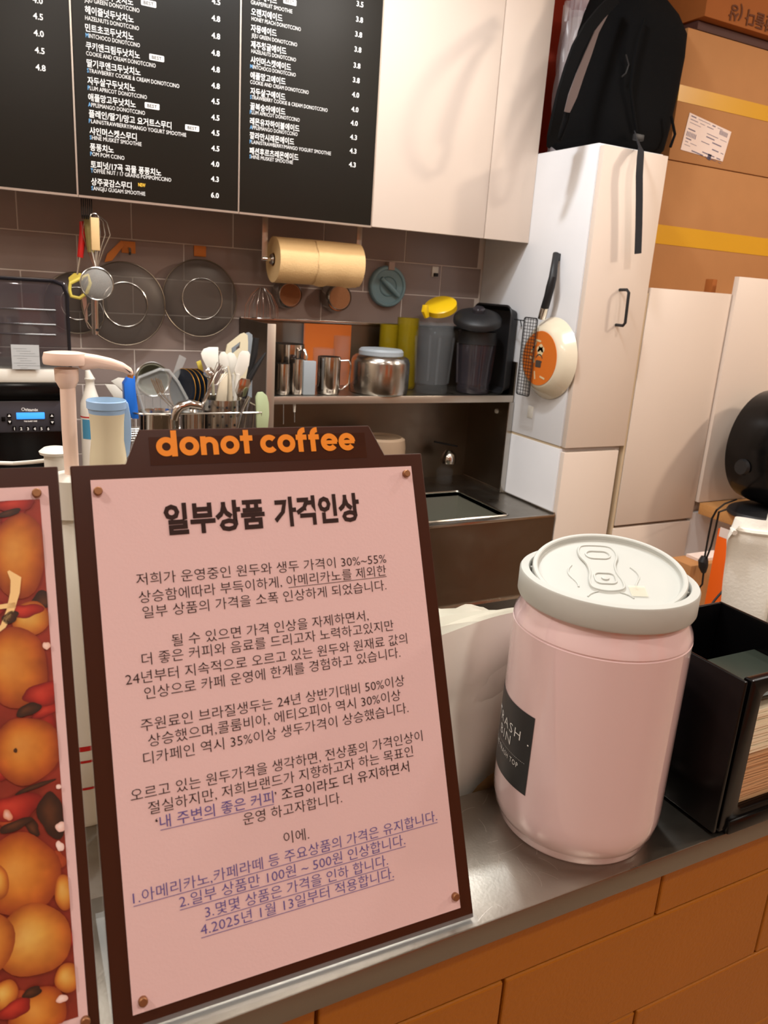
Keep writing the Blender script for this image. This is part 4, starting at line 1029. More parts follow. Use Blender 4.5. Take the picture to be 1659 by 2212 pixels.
# ================================================================== TILED WALL HANGINGS
def hanging_strainer(cxp, cyp, rxp, Y, label):
    c = aY(cxp, cyp, Y); r = (aY(cxp+rxp, cyp, Y)-c).x*.98
    t = thing('mesh_strainer', label, 'strainer', (c.x, Y, c.z-r))
    mk('mesh_bowl', lathe(bm_(), [(r, 0), (r*.93, .006), (r*.75, .014), (r*.55, .018), (r*.5, .019), (0, .020)], c, 48, (0, -1, 0)), 'mesh_grey', t, smooth=60)
    mk('rim_wire', tube(bm_(), circ(c, (1, 0, 0), (0, 0, 1), r, 48), .0019, 8, True), 'steel_dark', t)
    mk('base_ring', tube(bm_(), circ(c+Vector((0, -.020, 0)), (1, 0, 0), (0, 0, 1), r*.53, 40), .0018, 8, True), 'steel', t)
    return t, c, r
hanging_strainer(268, 657, 90, 2.218, 'large round mesh strainer hanging under the left orange hook')
hanging_strainer(433, 645, 80, 2.225, 'round mesh strainer hanging second from left on the tiles')
hanging_strainer(165, 655, 68, 2.247, 'dark mesh strainer half hidden behind the blender cover and whisks')
t = thing('orange_wall_hook', 'orange adhesive wall hook with a slanting orange strap', 'hook', aY(282, 545, YW))
a = aY(262, 520, YW-.004); c = aY(293, 548, YW-.004); mk('plate', box(bm_(), a.x, c.x, YW-.005, YW, c.z, a.z), 'orange_hook', t, bevel=.001)
p = [aY(*q_, YW-.008) for q_ in ((262, 519), (268, 530), (242, 563), (226, 566), (232, 548))]; mk('strap', prism(bm_(), p, (0, .004, 0)), 'orange_hook', t)
a = aY(279, 541, YW-.01); mk('hook', tube(bm_(), [a+Vector((0, .008, .006)), a+Vector((0, -.008, .004)), a+Vector((0, -.012, -.004)), a+Vector((0, -.008, -.010))], .0035, 8), 'steel', t)
a = aY(419, 530, YW-.004); c = aY(445, 547, YW-.004)
tag(mk('orange_wall_hook', box(bm_(), a.x, c.x, YW-.006, YW-.001, c.z-.01, a.z), 'orange_hook', bevel=.001), 'orange adhesive wall hook behind the top of the second strainer', 'hook')
# small whisk hanging right of the second strainer
t = thing('wire_whisk', 'thin wire whisk hanging beside the second strainer above the steel wing', 'whisk', aY(565, 690, 2.2))
a = aY(566, 622, 2.2)
b = bm_()
for k in range(6):
    th = k*PI/6; w_ = .030+.02*abs(math.cos(th))
    tube(b, [a+Vector((w_*math.cos(th)*f1, w_*math.sin(th)*f1*.5, z)) for f1, z in ((-1, -.085), (-.95, -.05), (-.6, -.018), (-.2, 0), (.2, 0), (.6, -.018), (.95, -.05), (1, -.085))], .0009, 5)
mk('wires', b, 'steel', t)
mk('ring', tube(bm_(), circ(a+Vector((.004, 0, -.083)), (1, 0, 0), (0, 1, 0), .032, 24, .014), .0013, 6, True), 'steel', t)
# steel cups hung base out, the orange reflection put in as a coloured disc
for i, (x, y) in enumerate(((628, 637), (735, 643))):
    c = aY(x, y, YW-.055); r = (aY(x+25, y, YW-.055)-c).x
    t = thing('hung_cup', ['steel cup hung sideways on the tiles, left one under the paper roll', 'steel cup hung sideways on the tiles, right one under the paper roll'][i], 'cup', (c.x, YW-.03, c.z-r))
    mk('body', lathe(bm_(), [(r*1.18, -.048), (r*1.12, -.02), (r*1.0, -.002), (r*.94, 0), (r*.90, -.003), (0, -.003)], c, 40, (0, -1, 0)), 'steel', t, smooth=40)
    mk('base_reflection', lathe(bm_(), [(0, -.0015), (r*.86, -.0015), (r*.86, -.0032)], c, 32, (0, -1, 0)), 'copper', t, label='disc coloured as the orange reflection on the base')
# blue-grey lid
c = aY(840, 619, YW-.02); r = (aY(878, 619, YW-.02)-c).x
t = thing('blue_lid', 'round blue-grey lid with a diagonal grip hung on the tiles', 'lid', (c.x, YW-.02, c.z-r))
mk('disc', lathe(bm_(), [(r, -.018), (r*1.0, -.004), (r*.95, .0), (r*.84, .001), (r*.80, -.004), (0, -.004)], c, 48, (0, -1, 0)), 'lid_blue', t, smooth=35)
d_ = Vector((.78, 0, -.62)); mk('grip', tube(bm_(), [c+Vector((0, -.006, 0))-d_*r*.62, c+Vector((0, -.009, 0)), c+Vector((0, -.006, 0))+d_*r*.72], [.006, .0085, .006], 10), 'lid_blue', t)
e_ = Vector((.62, 0, .78)); mk('dial', lathe(bm_(), [(r*.5, -.004), (r*.46, -.0005), (r*.42, -.004)], c, 40, (0, -1, 0)), 'lid_blue', t)
a = aY(840, 573, YW-.002); mk('hook_plate', box(bm_(), a.x-.010, a.x+.010, YW-.024, YW, a.z-.014, a.z+.010), mat('beige', (176, 150, 138), .5), t, bevel=.001)
t = thing('white_wall_hook', 'small white wall hook on the tiles right of the blue-grey lid', 'hook', aY(940, 600, YW))
a = aY(940, 587, YW-.003); mk('plate', box(bm_(), a.x-.0115, a.x+.0115, YW-.004, YW, a.z-.016, a.z+.016), 'plastic_white', t, bevel=.001)
mk('hook', box(bm_(), a.x-.006, a.x+.006, YW-.014, YW-.004, a.z-.015, a.z-.004), 'cord_black', t, bevel=.001)

# paper towel roll under the cabinet
RY = 2.12
a0 = aY(590, 560, RY); a1v = aY(768, 573, RY); rr = .060; zc_ = (aY(680, 520, RY-.055).z + aY(680, 612, RY-.03).z)/2
t = thing('paper_towel_roll', 'roll of natural brown paper towel hanging under the cabinet', 'paper towel', ((a0.x+a1v.x)/2, RY, zc_-rr))
def towel(u, v):
    a = 2*PI*v; r = rr*(1+.006*math.sin(3*a+6*u)); return Vector((a0.x+(a1v.x-a0.x)*u, RY+r*math.cos(a), zc_+r*math.sin(a)))
mk('roll', grid(bm_(), towel, 16, 48), 'towel', t, smooth=60)
for x_ in (a0.x, a1v.x):
    mk('roll_end', lathe(bm_(), [(.017, 0), (.022, .0006), (.04, .0), (rr, 0)], (x_, RY, zc_), 40, (1, 0, 0)), 'towel', t)
mk('core', lathe(bm_(), [(.018, 0), (.018, a1v.x-a0.x), (.016, a1v.x-a0.x), (.016, 0)], (a0.x, RY, zc_), 28, (1, 0, 0), closed=True), 'kraft', t)
# loose torn sheet over the right half
xs0 = aY(688, 590, RY-.06).x
def flap(u, v):
    a = PI*.62+v*PI*.78; r = rr+.002+.002*math.sin(9*u)*v; x = xs0+(a1v.x-xs0+.002)*u + (.0015*math.sin(23*v) if u < .05 else 0)
    return Vector((x, RY+r*math.cos(a), zc_+r*math.sin(a)-(.003*math.sin(11*u) if v > .97 else 0)))
mk('loose_sheet', grid(bm_(), flap, 14, 16), 'towel', t, smooth=50)
t = thing('roll_holder', 'steel bracket holder carrying the brown paper towel roll', 'holder', ((a0.x+a1v.x)/2, RY, zc_))
for x_ in (aY(571, 540, RY).x, a1v.x+.006):
    mk('bracket', box(bm_(), x_-.008, x_+.008, RY-.004, RY, zc_-.004, ZB+.022), 'aluminium', t, bevel=.001)
xb_ = aY(571, 540, RY).x
mk('rod', tube(bm_(), [(xb_-.006, RY-.002, zc_), (a0.x+.01, RY-.002, zc_)], .006, 12), 'chrome', t)
mk('end_clip', lathe(bm_(), [(0, -.004), (.013, -.004), (.015, .0), (.010, .004), (0, .004)], (a0.x-.003, RY, zc_), 20, (1, 0, 0)), 'chrome', t)

# hook rail with utensils, under the left of the cabinet
t = thing('hook_rail', 'black rail of six hooks under the cabinet holding the whisks', 'hook rail', aY(193, 450, 1.99))
hz = aY(193, 464, 2.0).z
hx0 = aY(183, 440, 2.0).x; 
for k in range(6):
    y = 2.06; x_ = hx0+.0045*k
    mk('hook', tube(bm_(), [(x_, y, ZB+.02), (x_, y, hz), (x_, y-.006, hz-.006), (x_, y-.011, hz+.001)], .0016, 6), 'plastic_black_matt', t)
mk('rail_plate', box(bm_(), hx0-.003, hx0+.027, 2.045, 2.075, ZB+.018, ZB+.024), 'plastic_black_matt', t)
YH = 2.03
# small round strainer with a wooden block handle
t = thing('hand_strainer', 'small round strainer with pale wooden handle hanging from hooks', 'strainer', aY(209, 650, YH))
a = aY(204, 470, YH); c = aY(204, 541, YH)
mk('wooden_handle', box(bm_(), a.x-.0095, a.x+.0095, YH-.006, YH+.006, c.z, a.z), 'wood_light', t, bevel=.0015)
b = bm_(); tube(b, arc(a+Vector((0, 0, 0)), (1, 0, 0), (0, 0, 1), .009, 0, PI, 8), .0012, 6); mk('loop', b, 'steel', t)
rc = aY(209, 613, YH-.005); rr2 = (aY(244, 613, YH)-aY(209, 613, YH)).x
b = bm_()
for s in (-1, 1): tube(b, [c+Vector((s*.007, 0, .002)), c+Vector((s*.002, 0, -.022)), Vector((rc.x-.001, rc.y, rc.z+rr2))], .0013, 6)
mk('wire_stem', b, 'steel', t)
mk('mesh_bowl', lathe(bm_(), [(rr2, 0), (rr2*.9, .003), (rr2*.6, .007), (rr2*.3, .009), (0, .0095)], rc, 36, (0, -1, .1)), 'mesh_light', t, smooth=60)
mk('rim_wire', tube(bm_(), circ(rc, (1, 0, 0), (0, 0, 1), rr2, 40), .0018, 6, True), 'steel', t)
# balloon whisk with its wires up behind the wooden handle
t = thing('balloon_whisk', 'balloon whisk with fanned steel wires hanging behind the wooden handle', 'whisk', aY(206, 560, YH+.05))
b = bm_(); w0 = aY(200, 500, YH+.05)
for k in range(7):
    s = (k-3)/3; Wd = aY(206+30*s, 505, YH+.05).x-aY(206, 505, YH+.05).x; m0 = aY(206, 466, YH+.05); m2_ = aY(207, 575, YH+.05)
    tube(b, [m0+Vector((Wd*.3, 0, .0)), m0+Vector((Wd*.8, 0, -.012)), Vector((m0.x+Wd, m0.y+.01*math.cos(s*2), w0.z-.005)), Vector((m2_.x+Wd*.6, m0.y, (w0.z+m2_.z)/2)), m2_+Vector((Wd*.15, 0, 0))], .0011, 5)
mk('wires', b, 'steel', t)
mk('handle', tube(bm_(), [aY(190, 466, YH+.05), aY(194, 500, YH+.05), aY(196, 545, YH+.05)], [.010, .012, .008], 10), mat('olive', (140, 124, 70), .5), t, label='olive wooden handle')
# whisk/frother with chrome handle pointing down
t = thing('steel_whisk', 'whisk with chrome handle pointing down below the small strainer', 'whisk', aY(207, 720, YH+.03))
mk('handle', tube(bm_(), [aY(205, 648, YH+.02), aY(207, 722, YH+.02)], [.0088, .0092], 14), 'chrome', t)
mk('hole', lathe(bm_(), [(0, .0005), (.003, .0005), (.0035, 0)], aY(210, 713, YH+.0105), 14, (0, -1, 0)), 'cord_black', t)
b = bm_(); m0 = aY(204, 655, YH+.04)
for s in (-1, 1): 
    p1_, p2_, p3_ = aY(204+s*19, 672, YH+.04), aY(204+s*20, 690, YH+.04), aY(204+s*13, 708, YH+.04); tube(b, [m0, aY(204+s*12, 655, YH+.04), p1_, p2_, p3_, aY(204+s*3, 714, YH+.04)], .0011, 5)
mk('wires', b, 'steel', t)
# red handled spatula, yellow-handled scissors
t = thing('red_spatula', 'utensil with red handle hanging left of the whisks', 'utensil', aY(170, 640, YH+.06))
mk('handle', tube(bm_(), [aY(176, 478, YH+.06), aY(180, 500, YH+.06), aY(173, 556, YH+.06)], [.005, .009, .007], 10), 'red', t)
mk('shaft', tube(bm_(), [aY(173, 556, YH+.06), aY(167, 592, YH+.06)], .0022, 6), 'steel', t)
mk('blade', prism(bm_(), [aY(*q_, YH+.06) for q_ in ((160, 590), (175, 590), (180, 604), (150, 612), (148, 600))], (0, .004, 0)), 'yellow', t, label='dull yellow flat head')
t = thing('scissors', 'yellow handled scissors hanging behind the small round strainer', 'scissors', aY(175, 640, YH+.04))
b = bm_(); tube(b, [aY(*q_, YH+.03) for q_ in ((152, 612), (172, 602), (190, 594), (195, 612), (188, 632), (172, 644), (154, 640), (150, 626))], .0042, 8, True); mk('handle_loop', b, 'yellow', t)
mk('blade', prism(bm_(), [aY(*q_, YH+.045) for q_ in ((176, 640), (186, 636), (190, 690), (186, 700))], (0, .002, 0)), 'steel', t)

# ================================================================== BLENDER WITH SOUND COVER
bY0 = 1.83; bxr = aY(140, 900, bY0).x; bxl = bxr-.235; bzt = aY(60, 812, bY0).z
t = thing('blender', 'black countertop blender base with blue display and smoky sound cover', 'blender', ((bxl+bxr)/2, bY0+.12, ZS))
b = bm_(); box(b, bxl, bxr, bY0+.015, bY0+.26, ZS, aY(60, 892, bY0).z-.005); mk('base', b, 'plastic_black', t, bevel=.012)
b = bm_(); zp0, zp1 = aY(60, 935, bY0).z, aY(60, 872, bY0).z
box(b, bxl+.002, bxr-.002, bY0+.003, bY0+.25, zp0, zp1+.006); mk('control_panel', b, 'panel_dark', t, bevel=.004)
b = bm_(); box(b, bxl, bxr, bY0-.004, bY0+.26, zp1+.006, bzt-.014); mk('upper_housing', b, 'plastic_black', t, bevel=.010)
b = bm_(); box(b, bxl+.01, bxr-.004, bY0+.002, bY0+.25, bzt-.016, aY(60, 797, bY0).z); mk('gasket', b, 'plastic_white', t, bevel=.006)
bzc = aY(75, 602, bY0+.02).z
def cover(s, z0, z1, r_):
    return box(bm_(), bxl+.012, aY(152, 700, bY0).x, bY0-.002, bY0+.235, z0, z1)
cv = mk('sound_cover', cover(0, aY(60, 797, bY0).z+.001, bzc, .02), 'smoke', t, bevel=.014)
b = bm_(); 
for pz in (668, 700, 722):
    p = aY(60, pz, bY0-.004); tube(b, [(bxl+.02, bY0-.003, p.z), (aY(120, pz, bY0).x, bY0-.003, p.z)], .0022, 6)
mk('moulded_rib', b, 'smoke', cv)
xe_ = aY(152, 700, bY0).x; mk('cover_edge', tube(bm_(), [(xe_-.004, bY0, zc_e) for zc_e in (aY(60, 797, bY0).z+.004, bzc-.03)]+[(xe_-.012, bY0, bzc-.010), (xe_-.03, bY0, bzc-.002), (bxl+.03, bY0, bzc-.002)], .0035, 8), 'smoke_dark', cv)
a = aY(23, 744, bY0-.003); c = aY(87, 800, bY0-.003)
tag_ = mk('instruction_sticker', box(bm_(), a.x, c.x, bY0-.0035, bY0-.0025, c.z+.002, a.z), mat('sticker_paper', (186, 190, 192), .5), cv, smooth=0, label='pale grey sticker with faint line drawings')
b = bm_()
for k in range(9): stroke(b, [(a.x+.004+.006*(k % 3), a.z-.008-.005*k), (a.x+.03+.008*(k % 4), a.z-.008-.005*k)], .0006, lambda x, y: Vector((x, bY0-.0038, y)))
mk('sticker_print', b, 'plastic_grey', tag_, smooth=0)
def PB(m_, px0, py0, px1, py1, dd=.0, nm='button', par=None, lab=None):
    A_, B_ = aY(px0, py0, bY0), aY(px1, py1, bY0); o = mk(nm, box(bm_(), A_.x, B_.x, bY0+.001-dd, bY0+.004, B_.z, A_.z), m_, par or t, bevel=.0006)
    if lab: o['label'] = lab
    return o
cpn = [o for o in t.children if o.name.startswith('control_panel')][0]
PB('lcd', 35, 892, 97, 905, 0, 'display', cpn, 'lit blue display')
for i in range(6): PB('plastic_black', 27+14.6*i, 921, 35+14.6*i, 930, .0005, 'button', cpn)
for p in ((15, 894, 25, 903), (16, 907, 26, 916), (3, 901, 12, 910), (107, 894, 117, 903), (108, 908, 118, 917)): PB('plastic_black', *p, .0005, 'button', cpn)
b = bm_()
def bt(s, px, py, sz, al='CENTER', m_=None):
    P = aY(px, py, bY0); text(b, s, lambda x, y: Vector((P.x+x, bY0-.0006, P.z+y)), sz, None, .0002, al)
bt('Vitamix', 68, 888, .0085)
for i in range(6): bt(str(i+1), 31.5+14.6*i, 929, .0085)
bt('THE QUIET ONE', 66, 911, .0035)
for (px, py, up) in ((20, 898, 1), (21, 911, -1), (112, 898, 1), (113, 912, -1)):
    P = aY(px, py, bY0); b.faces.new([b.verts.new((P.x+dx, bY0-.0006, P.z+dz*up)) for dx, dz in ((-.003, -.002), (.003, -.002), (0, .003))])
P = aY(50, 884, bY0); stroke(b, [(P.x+.003*math.cos(a), P.z+.003*math.sin(a)) for a in [2*PI*i/12 for i in range(12)]], .001, lambda x, y: Vector((x, bY0-.0006, y)), True)
mk('panel_print', b, 'ink_white', cpn, smooth=0)

# ================================================================== FOREGROUND THINGS BEHIND THE STANDS
WT = .86
PY = .86
# syrup pump bottle
pc0 = aY(148, 900, PY); 
t = thing('pump_bottle', 'syrup pump bottle with tall pale pink pump behind the notice stand', 'pump bottle', (pc0.x, PY, WT))
zc0 = aY(152, 1003, PY).z-.014; zh0 = aY(146, 805, PY).z
br = .042; b = lathe(bm_(), [(0, 0), (br*.97, 0), (br, .006), (br, (zc0-WT)*.62), (br*.8, (zc0-WT)*.76), (.02, (zc0-WT)*.86), (.018, (zc0-WT)*.9), (0, (zc0-WT)*.9)], (pc0.x, PY, WT), 40); bo = mk('bottle', b, 'plastic_white', t)
for z_, h_ in ((.10, .006), (.085, .003), (.05, .003)):
    mk('label_band', lathe(bm_(), [(br+.0004, z_), (br+.0004, z_+h_)], (pc0.x, PY, WT), 40), 'red', bo, label='red printed band')
mk('collar', lathe(bm_(), [(.0, (zc0-WT)*.9), (.024, (zc0-WT)*.9), (.024, (zc0-WT)+.0), (.017, (zc0-WT)+.004), (0, (zc0-WT)+.004)], (pc0.x, PY, WT), 32), 'plastic_white', t)
w1 = (aY(168, 900, PY)-aY(134, 900, PY)).x/2
b = bm_(); tube(b, [(aY(155, 1003, PY).x, PY, zc0), (aY(150, 930, PY).x, PY, aY(150, 930, PY).z), (aY(146, 835, PY).x, PY, aY(146, 835, PY).z)], [w1*.95, w1, w1*1.0], 24)
mk('shaft', b, 'pump_pink', t)
hc = aY(141, 798, PY); hr = (aY(190, 790, PY)-aY(92, 790, PY)).x/2; z0_, z1_ = aY(141, 800, PY).z, aY(141, 758, PY-hr).z
mk('neck', lathe(bm_(), [(0, aY(146, 838, PY).z), (w1*1.0, aY(146, 838, PY).z), (w1*1.5, aY(146, 822, PY).z), (w1*1.55, z0_+.002), (0, z0_+.002)], (hc.x+.001, PY, 0), 28), 'pump_pink', t)
hx_ = aY(141, 780, PY).x; zA, zB_ = aY(141, 801, PY-hr).z+.004, aY(141, 762, PY-.01).z
mk('press_head', lathe(bm_(), [(0, zA), (hr*.96, zA), (hr, zA+.002), (hr, zB_-.006), (hr*.93, zB_-.001), (hr*.7, zB_), (0, zB_)], (hx_, PY, 0), 48, sy=.8), 'pump_pink', t, smooth=40)
b = bm_(); prism(b, [aY(*q_, PY-.010) for q_ in ((172, 766), (190, 766), (215, 770), (245, 777), (270, 786), (285, 796), (293, 812), (284, 813), (268, 805), (245, 800), (215, 797), (185, 800), (172, 800))], (0, .019, 0)); mk('spout', b, 'pump_pink', t, smooth=60, bevel=.004)
b = bm_(); tube(b, [aY(283, 806, PY-.004), aY(281, 816, PY-.004)], .003, 10); mk('spout_tip', b, mat('amber', (190, 130, 70), .4), t, label='amber syrup-stained tip')
# white dispenser cup with light-blue lid and back panel
JY = .80
p0 = aY(190, 1000, JY); p1 = aY(275, 1000, JY); jx_ = aY(232, 935, JY).x; jr_ = (aY(268, 935, JY)-aY(195, 935, JY)).x/2; jz0 = aY(232, 1002, JY).z; jz1 = aY(232, 872, JY).z; jh = jz1-WT
t = thing('measuring_jug', 'white waisted jug with light blue rim and handle panel behind the notice stand', 'jug', (jx_, JY, WT))
mk('body', lathe(bm_(), [(0, 0), (jr_*1.12, 0), (jr_*1.12, jz0-WT), (jr_*1.08, jz0-WT+.01), (jr_*.97, (jz0-WT)+(jh-(jz0-WT))*.4), (jr_*1.0, (jz0-WT)+(jh-(jz0-WT))*.7), (jr_*1.08, jh-.004), (jr_*1.02, jh-.004), (jr_*.9, jh-.02), (0, jh-.02)], (jx_, JY, WT), 48), 'cream_matt', t, smooth=60)
mk('rim', lathe(bm_(), [(jr_*1.10, jh-.005), (jr_*1.17, jh-.004), (jr_*1.18, jh+.003), (jr_*1.13, jh+.004), (jr_*1.06, jh-.002), (jr_*1.04, jh-.010)], (jx_, JY, WT), 48, closed=True), 'blue_light', t, label='light blue rim')
b = bm_(); q_ = [aY(*p, JY-.0) for p in ((262, 876), (277, 868), (283, 900), (285, 940), (280, 985), (258, 1004), (254, 985), (260, 935))]; prism(b, q_, (0, .03, 0)); mk('handle_panel', b, 'blue_light', t, label='light blue handle panel', bevel=.002)
# white bottle with blue round label
QY = 1.93 - .12
QY = 1.80; qx = aY(196, 870, QY).x; qh = lambda py: aY(196, py, QY).z-ZS
qr = (aY(220, 900, QY)-aY(172, 900, QY)).x/2*.95
t = thing('white_bottle', 'white milk-shaped bottle with round blue label between blender and rack', 'bottle', (qx, QY, ZS))
bo = mk('body', lathe(bm_(), [(0, 0), (qr, 0), (qr*1.02, .01), (qr*1.02, qh(890)), (qr*.96, qh(870)), (qr*.62, qh(848)), (qr*.42, qh(832)), (qr*.42, qh(822)), (qr*.50, qh(820)), (qr*.50, qh(817)), (qr*.3, qh(816)), (0, qh(816))], (qx, QY, ZS), 40), 'plastic_white', t, smooth=45)
mk('cap_spout', tube(bm_(), [(qx, QY, aY(196, 818, QY).z), (qx-.004, QY, aY(194, 800, QY).z)], [.010, .005], 10), 'plastic_white', t)
def ql(u, v):
    a = -PI/2-1.1+2.2*u; return Vector((qx+(qr*1.03)*math.cos(a), QY+(qr*1.03)*math.sin(a), ZS+qh(945)+(qh(903)-qh(945))*v))
lb = mk('round_label', grid(bm_(), ql, 16, 4), mat('label_teal', (70, 140, 176), .5), bo, smooth=80, label='blue round label')
mk('red_line', lathe(bm_(), [(qr*1.03, qh(900)), (qr*1.03, qh(897))], (qx, QY, ZS), 32), 'red', bo)
# white saucer lid & cord near pump
c = aY(118, 996, .88)
tag(mk('white_lid', lathe(bm_(), [(0, WT), (.012, WT), (.012, c.z-.004), (.016, c.z-.003), (.017, c.z), (.012, c.z+.004), (0, c.z+.005)], (aY(120, 996, .93).x, .93, 0), 32), 'plastic_white'), 'white round jar lid left of the pink pump', 'lid')
b = bm_(); tube(b, [aY(*q_, Y) for q_, Y in (((-10, 1000), 1.0), ((30, 1001), 1.0), ((70, 998), .98), ((105, 994), .96))], .0024, 8); tag(mk('white_cord', b, 'plastic_white'), 'thin cream cord running in front of the blender base', 'cord')

# ================================================================== DISH RACK AND ITS LOAD
RX0, RX1, RYa, RYb = aY(290, 895, 1.80).x, aY(582, 895, 1.80).x, 1.80, 2.10
RZ = aY(430, 893, 1.80).z; RB = RZ-.085
t = thing('dish_rack', 'steel wire dish rack left of the sink full of utensils', 'dish rack', ((RX0+RX1)/2, 1.95, ZS))
def rloop(z, ins=0): return [Vector((x, y, z)) for x, y in rrect(RX0+ins, RX1-ins, RYa+ins, RYb-ins, .03, 5)]
b = bm_(); tube(b, rloop(RZ), .0022, 6, True); tube(b, rloop(RB, .008), .0018, 6, True); mk('rim_wire', b, 'steel', t)
b = bm_()
for k in range(15): x = RX0+.02+(RX1-RX0-.04)*k/14; tube(b, [(x, RYa, RZ), (x, RYa+.008, RB), (x, RYb-.008, RB), (x, RYb, RZ)], .0011, 5)
for k in range(9): y = RYa+.03+(RYb-RYa-.06)*k/8; tube(b, [(RX0, y, RZ), (RX0+.008, y, RB), (RX1-.008, y, RB), (RX1, y, RZ)], .0011, 5)
mk('basket_wires', b, 'steel', t)
for x, y in ((RX0+.03, RYa+.03), (RX1-.03, RYa+.03), (RX0+.03, RYb-.03), (RX1-.03, RYb-.03)): mk('leg', tube(bm_(), [(x, y, RB), (x, y, ZS)], .003, 8), 'steel', t)
G = 'things standing in the dish rack'
def post(name, label, cat, loc): return thing(name, label, cat, loc)
# perforated utensil holder
uY = 1.88; ux0, ux1 = aY(436, 880, uY).x, aY(519, 880, uY).x; ur = (ux1-ux0)/2; ux = (ux0+ux1)/2; uzt = aY(478, 861, uY-.02).z
t = post('utensil_holder', 'perforated steel utensil holder full of white spatulas', 'utensil holder', (ux, uY, RB))
uh = uzt-RB-.002
mk('cylinder', lathe(bm_(), [(0, .003), (ur*.97, .003), (ur, .008), (ur, uh), (ur*.96, uh), (ur*.96, .008), (0, .005)], (ux, uY, RB), 48), 'steel', t)
b = bm_()
for r_ in range(4):
    for k in range(14):
        a = 2*PI*(k+.5*(r_ % 2))/14; d_ = Vector((math.cos(a), math.sin(a), 0)); lathe(b, [(0, .0006), (.0032, .0006), (.0032, 0)], Vector((ux, uY, RB+uh*.25+r_*uh*.2))+d_*ur, 10, d_)
mk('hole', b, 'cord_black', t, kind='stuff')
def flat(name, label, cat, outline, Y, th, m, handle=None, hm=None):
    z_ = min(aY(*p, Y).z for p in outline); c_ = aY(*outline[0], Y)
    t = thing(name, label, cat, (c_.x, Y, z_))
    mk('blade', prism(bm_(), [aY(*p, Y) for p in outline], (0, th, 0)), m, t, bevel=min(.0012, th*.3))
    if handle: mk('handle', tube(bm_(), [aY(*p, Y+th/2) for p in handle[0]], handle[1], 10), hm or m, t)
    return t
flat('spatula', 'wide pale spatula head at the back left of the utensil holder', 'spatula', [(437, 775), (434, 764), (440, 754), (452, 750), (472, 750), (472, 790), (466, 806), (450, 800)], 1.93, .004, 'film_white', ([(458, 800), (462, 870)], [.004, .004]), 'cream_matt')
flat('spatula', 'tallest white spatula at the right of the utensil holder', 'spatula', [(518, 763), (524, 758), (537, 759), (541, 766), (538, 790), (524, 812), (512, 818), (506, 800)], 1.87, .006, 'plastic_white', ([(514, 808), (507, 870)], [.006, .0045]), 'plastic_white')
flat('spoonula', 'white round spoon spatula in the middle of the utensil holder', 'spatula', [(473, 770), (478, 761), (486, 760), (492, 768), (495, 790), (494, 806), (480, 800), (474, 785)], 1.90, .005, 'plastic_white', ([(492, 790), (496, 812), (497, 870)], [.003, .004, .008]), 'cream')
flat('spoonula', 'second white round spoon spatula behind the first', 'spatula', [(490, 766), (498, 761), (506, 764), (512, 774), (510, 800), (500, 812), (492, 800)], 1.92, .005, 'plastic_white', ([(503, 808), (503, 870)], [.004, .004]), 'plastic_white')
flat('spatula', 'translucent spatula handle with a hang hole leaning left of the holder', 'spatula', [(388, 766), (403, 774), (384, 820), (372, 812)], 1.96, .004, 'clear_soft')
flat('yellow_scraper', 'small pale yellow scraper corner behind the ladle', 'scraper', [(424, 782), (434, 778), (440, 800), (430, 800)], 1.95, .003, 'yellow')
flat('recipe_tag', 'cream handle with an orange mark in the utensil holder', 'utensil', [(478, 808), (492, 808), (490, 870), (466, 870)], 1.88, .01, 'cream')
# ladle
lc_ = aY(452, 806, 1.86); lr_ = (aY(464, 806, 1.86)-lc_).x
t = post('ladle', 'small shiny steel ladle head above the rack, left of the spatulas', 'ladle', (lc_.x, 1.86, lc_.z-.02))
mk('bowl', lathe(bm_(), [(lr_, .006), (lr_*.95, -.004), (lr_*.6, -.013), (0, -.017)], lc_, 32, (-.5, .6, .6)), 'chrome', t, solid=.0008)
mk('handle', tube(bm_(), [lc_+Vector((0, 0, -.008)), aY(448, 870, 1.86)], .003, 8), 'steel', t)
# small whisk
t = post('mini_whisk', 'small steel whisk leaning in front of the utensil holder', 'whisk', aY(445, 870, 1.83))
b = bm_()
for k in range(5): tube(b, [aY(450, 840, 1.83), aY(458+3*k, 812-2*k, 1.83), aY(470+5*k, 782+3*k, 1.83), aY(476+4*k, 790+4*k, 1.83), aY(462+2*k, 830, 1.83)], .0008, 5)
mk('wires', b, 'steel', t); mk('handle', tube(bm_(), [aY(456, 836, 1.83), aY(436, 876, 1.83)], .0042, 8), 'chrome', t)
# steel fork-spatula and dangling tongs
flat('serving_fork', 'steel slotted fork head at the right front of the rack', 'fork', [(508, 844), (516, 822), (522, 816), (540, 820), (542, 830), (530, 856), (514, 860)], 1.84, .002, 'chrome')
t = post('tongs', 'steel tongs hanging over the rack rim at its right', 'tongs', aY(515, 920, 1.79))
mk('arm', tube(bm_(), [aY(538, 856, 1.79), aY(530, 872, 1.79), aY(522, 890, 1.79), aY(512, 930, 1.79)], [.007, .007, .006, .005], 8, flat=.4), 'steel', t)
mk('arm', tube(bm_(), [aY(540, 858, 1.805), aY(534, 880, 1.805), aY(526, 930, 1.805)], [.007, .006, .005], 8, flat=.4), 'steel', t)
# black knives
for i, (pts, lab) in enumerate(((((553, 730), (549, 765), (537, 815), (530, 860)), 'black knife handle standing tallest at the right of the rack'), (((574, 762), (555, 790), (538, 820), (524, 860)), 'thin black knife handle leaning right in the rack'))):
    t = post('knife', lab, 'knife', aY(*pts[-1], 1.92)); mk('handle', tube(bm_(), [aY(*p, 1.92-.02*i) for p in pts], [.008, .0085, .006, .004] if i == 0 else [.002, .006, .007, .005], 10), 'plastic_black_matt', t)
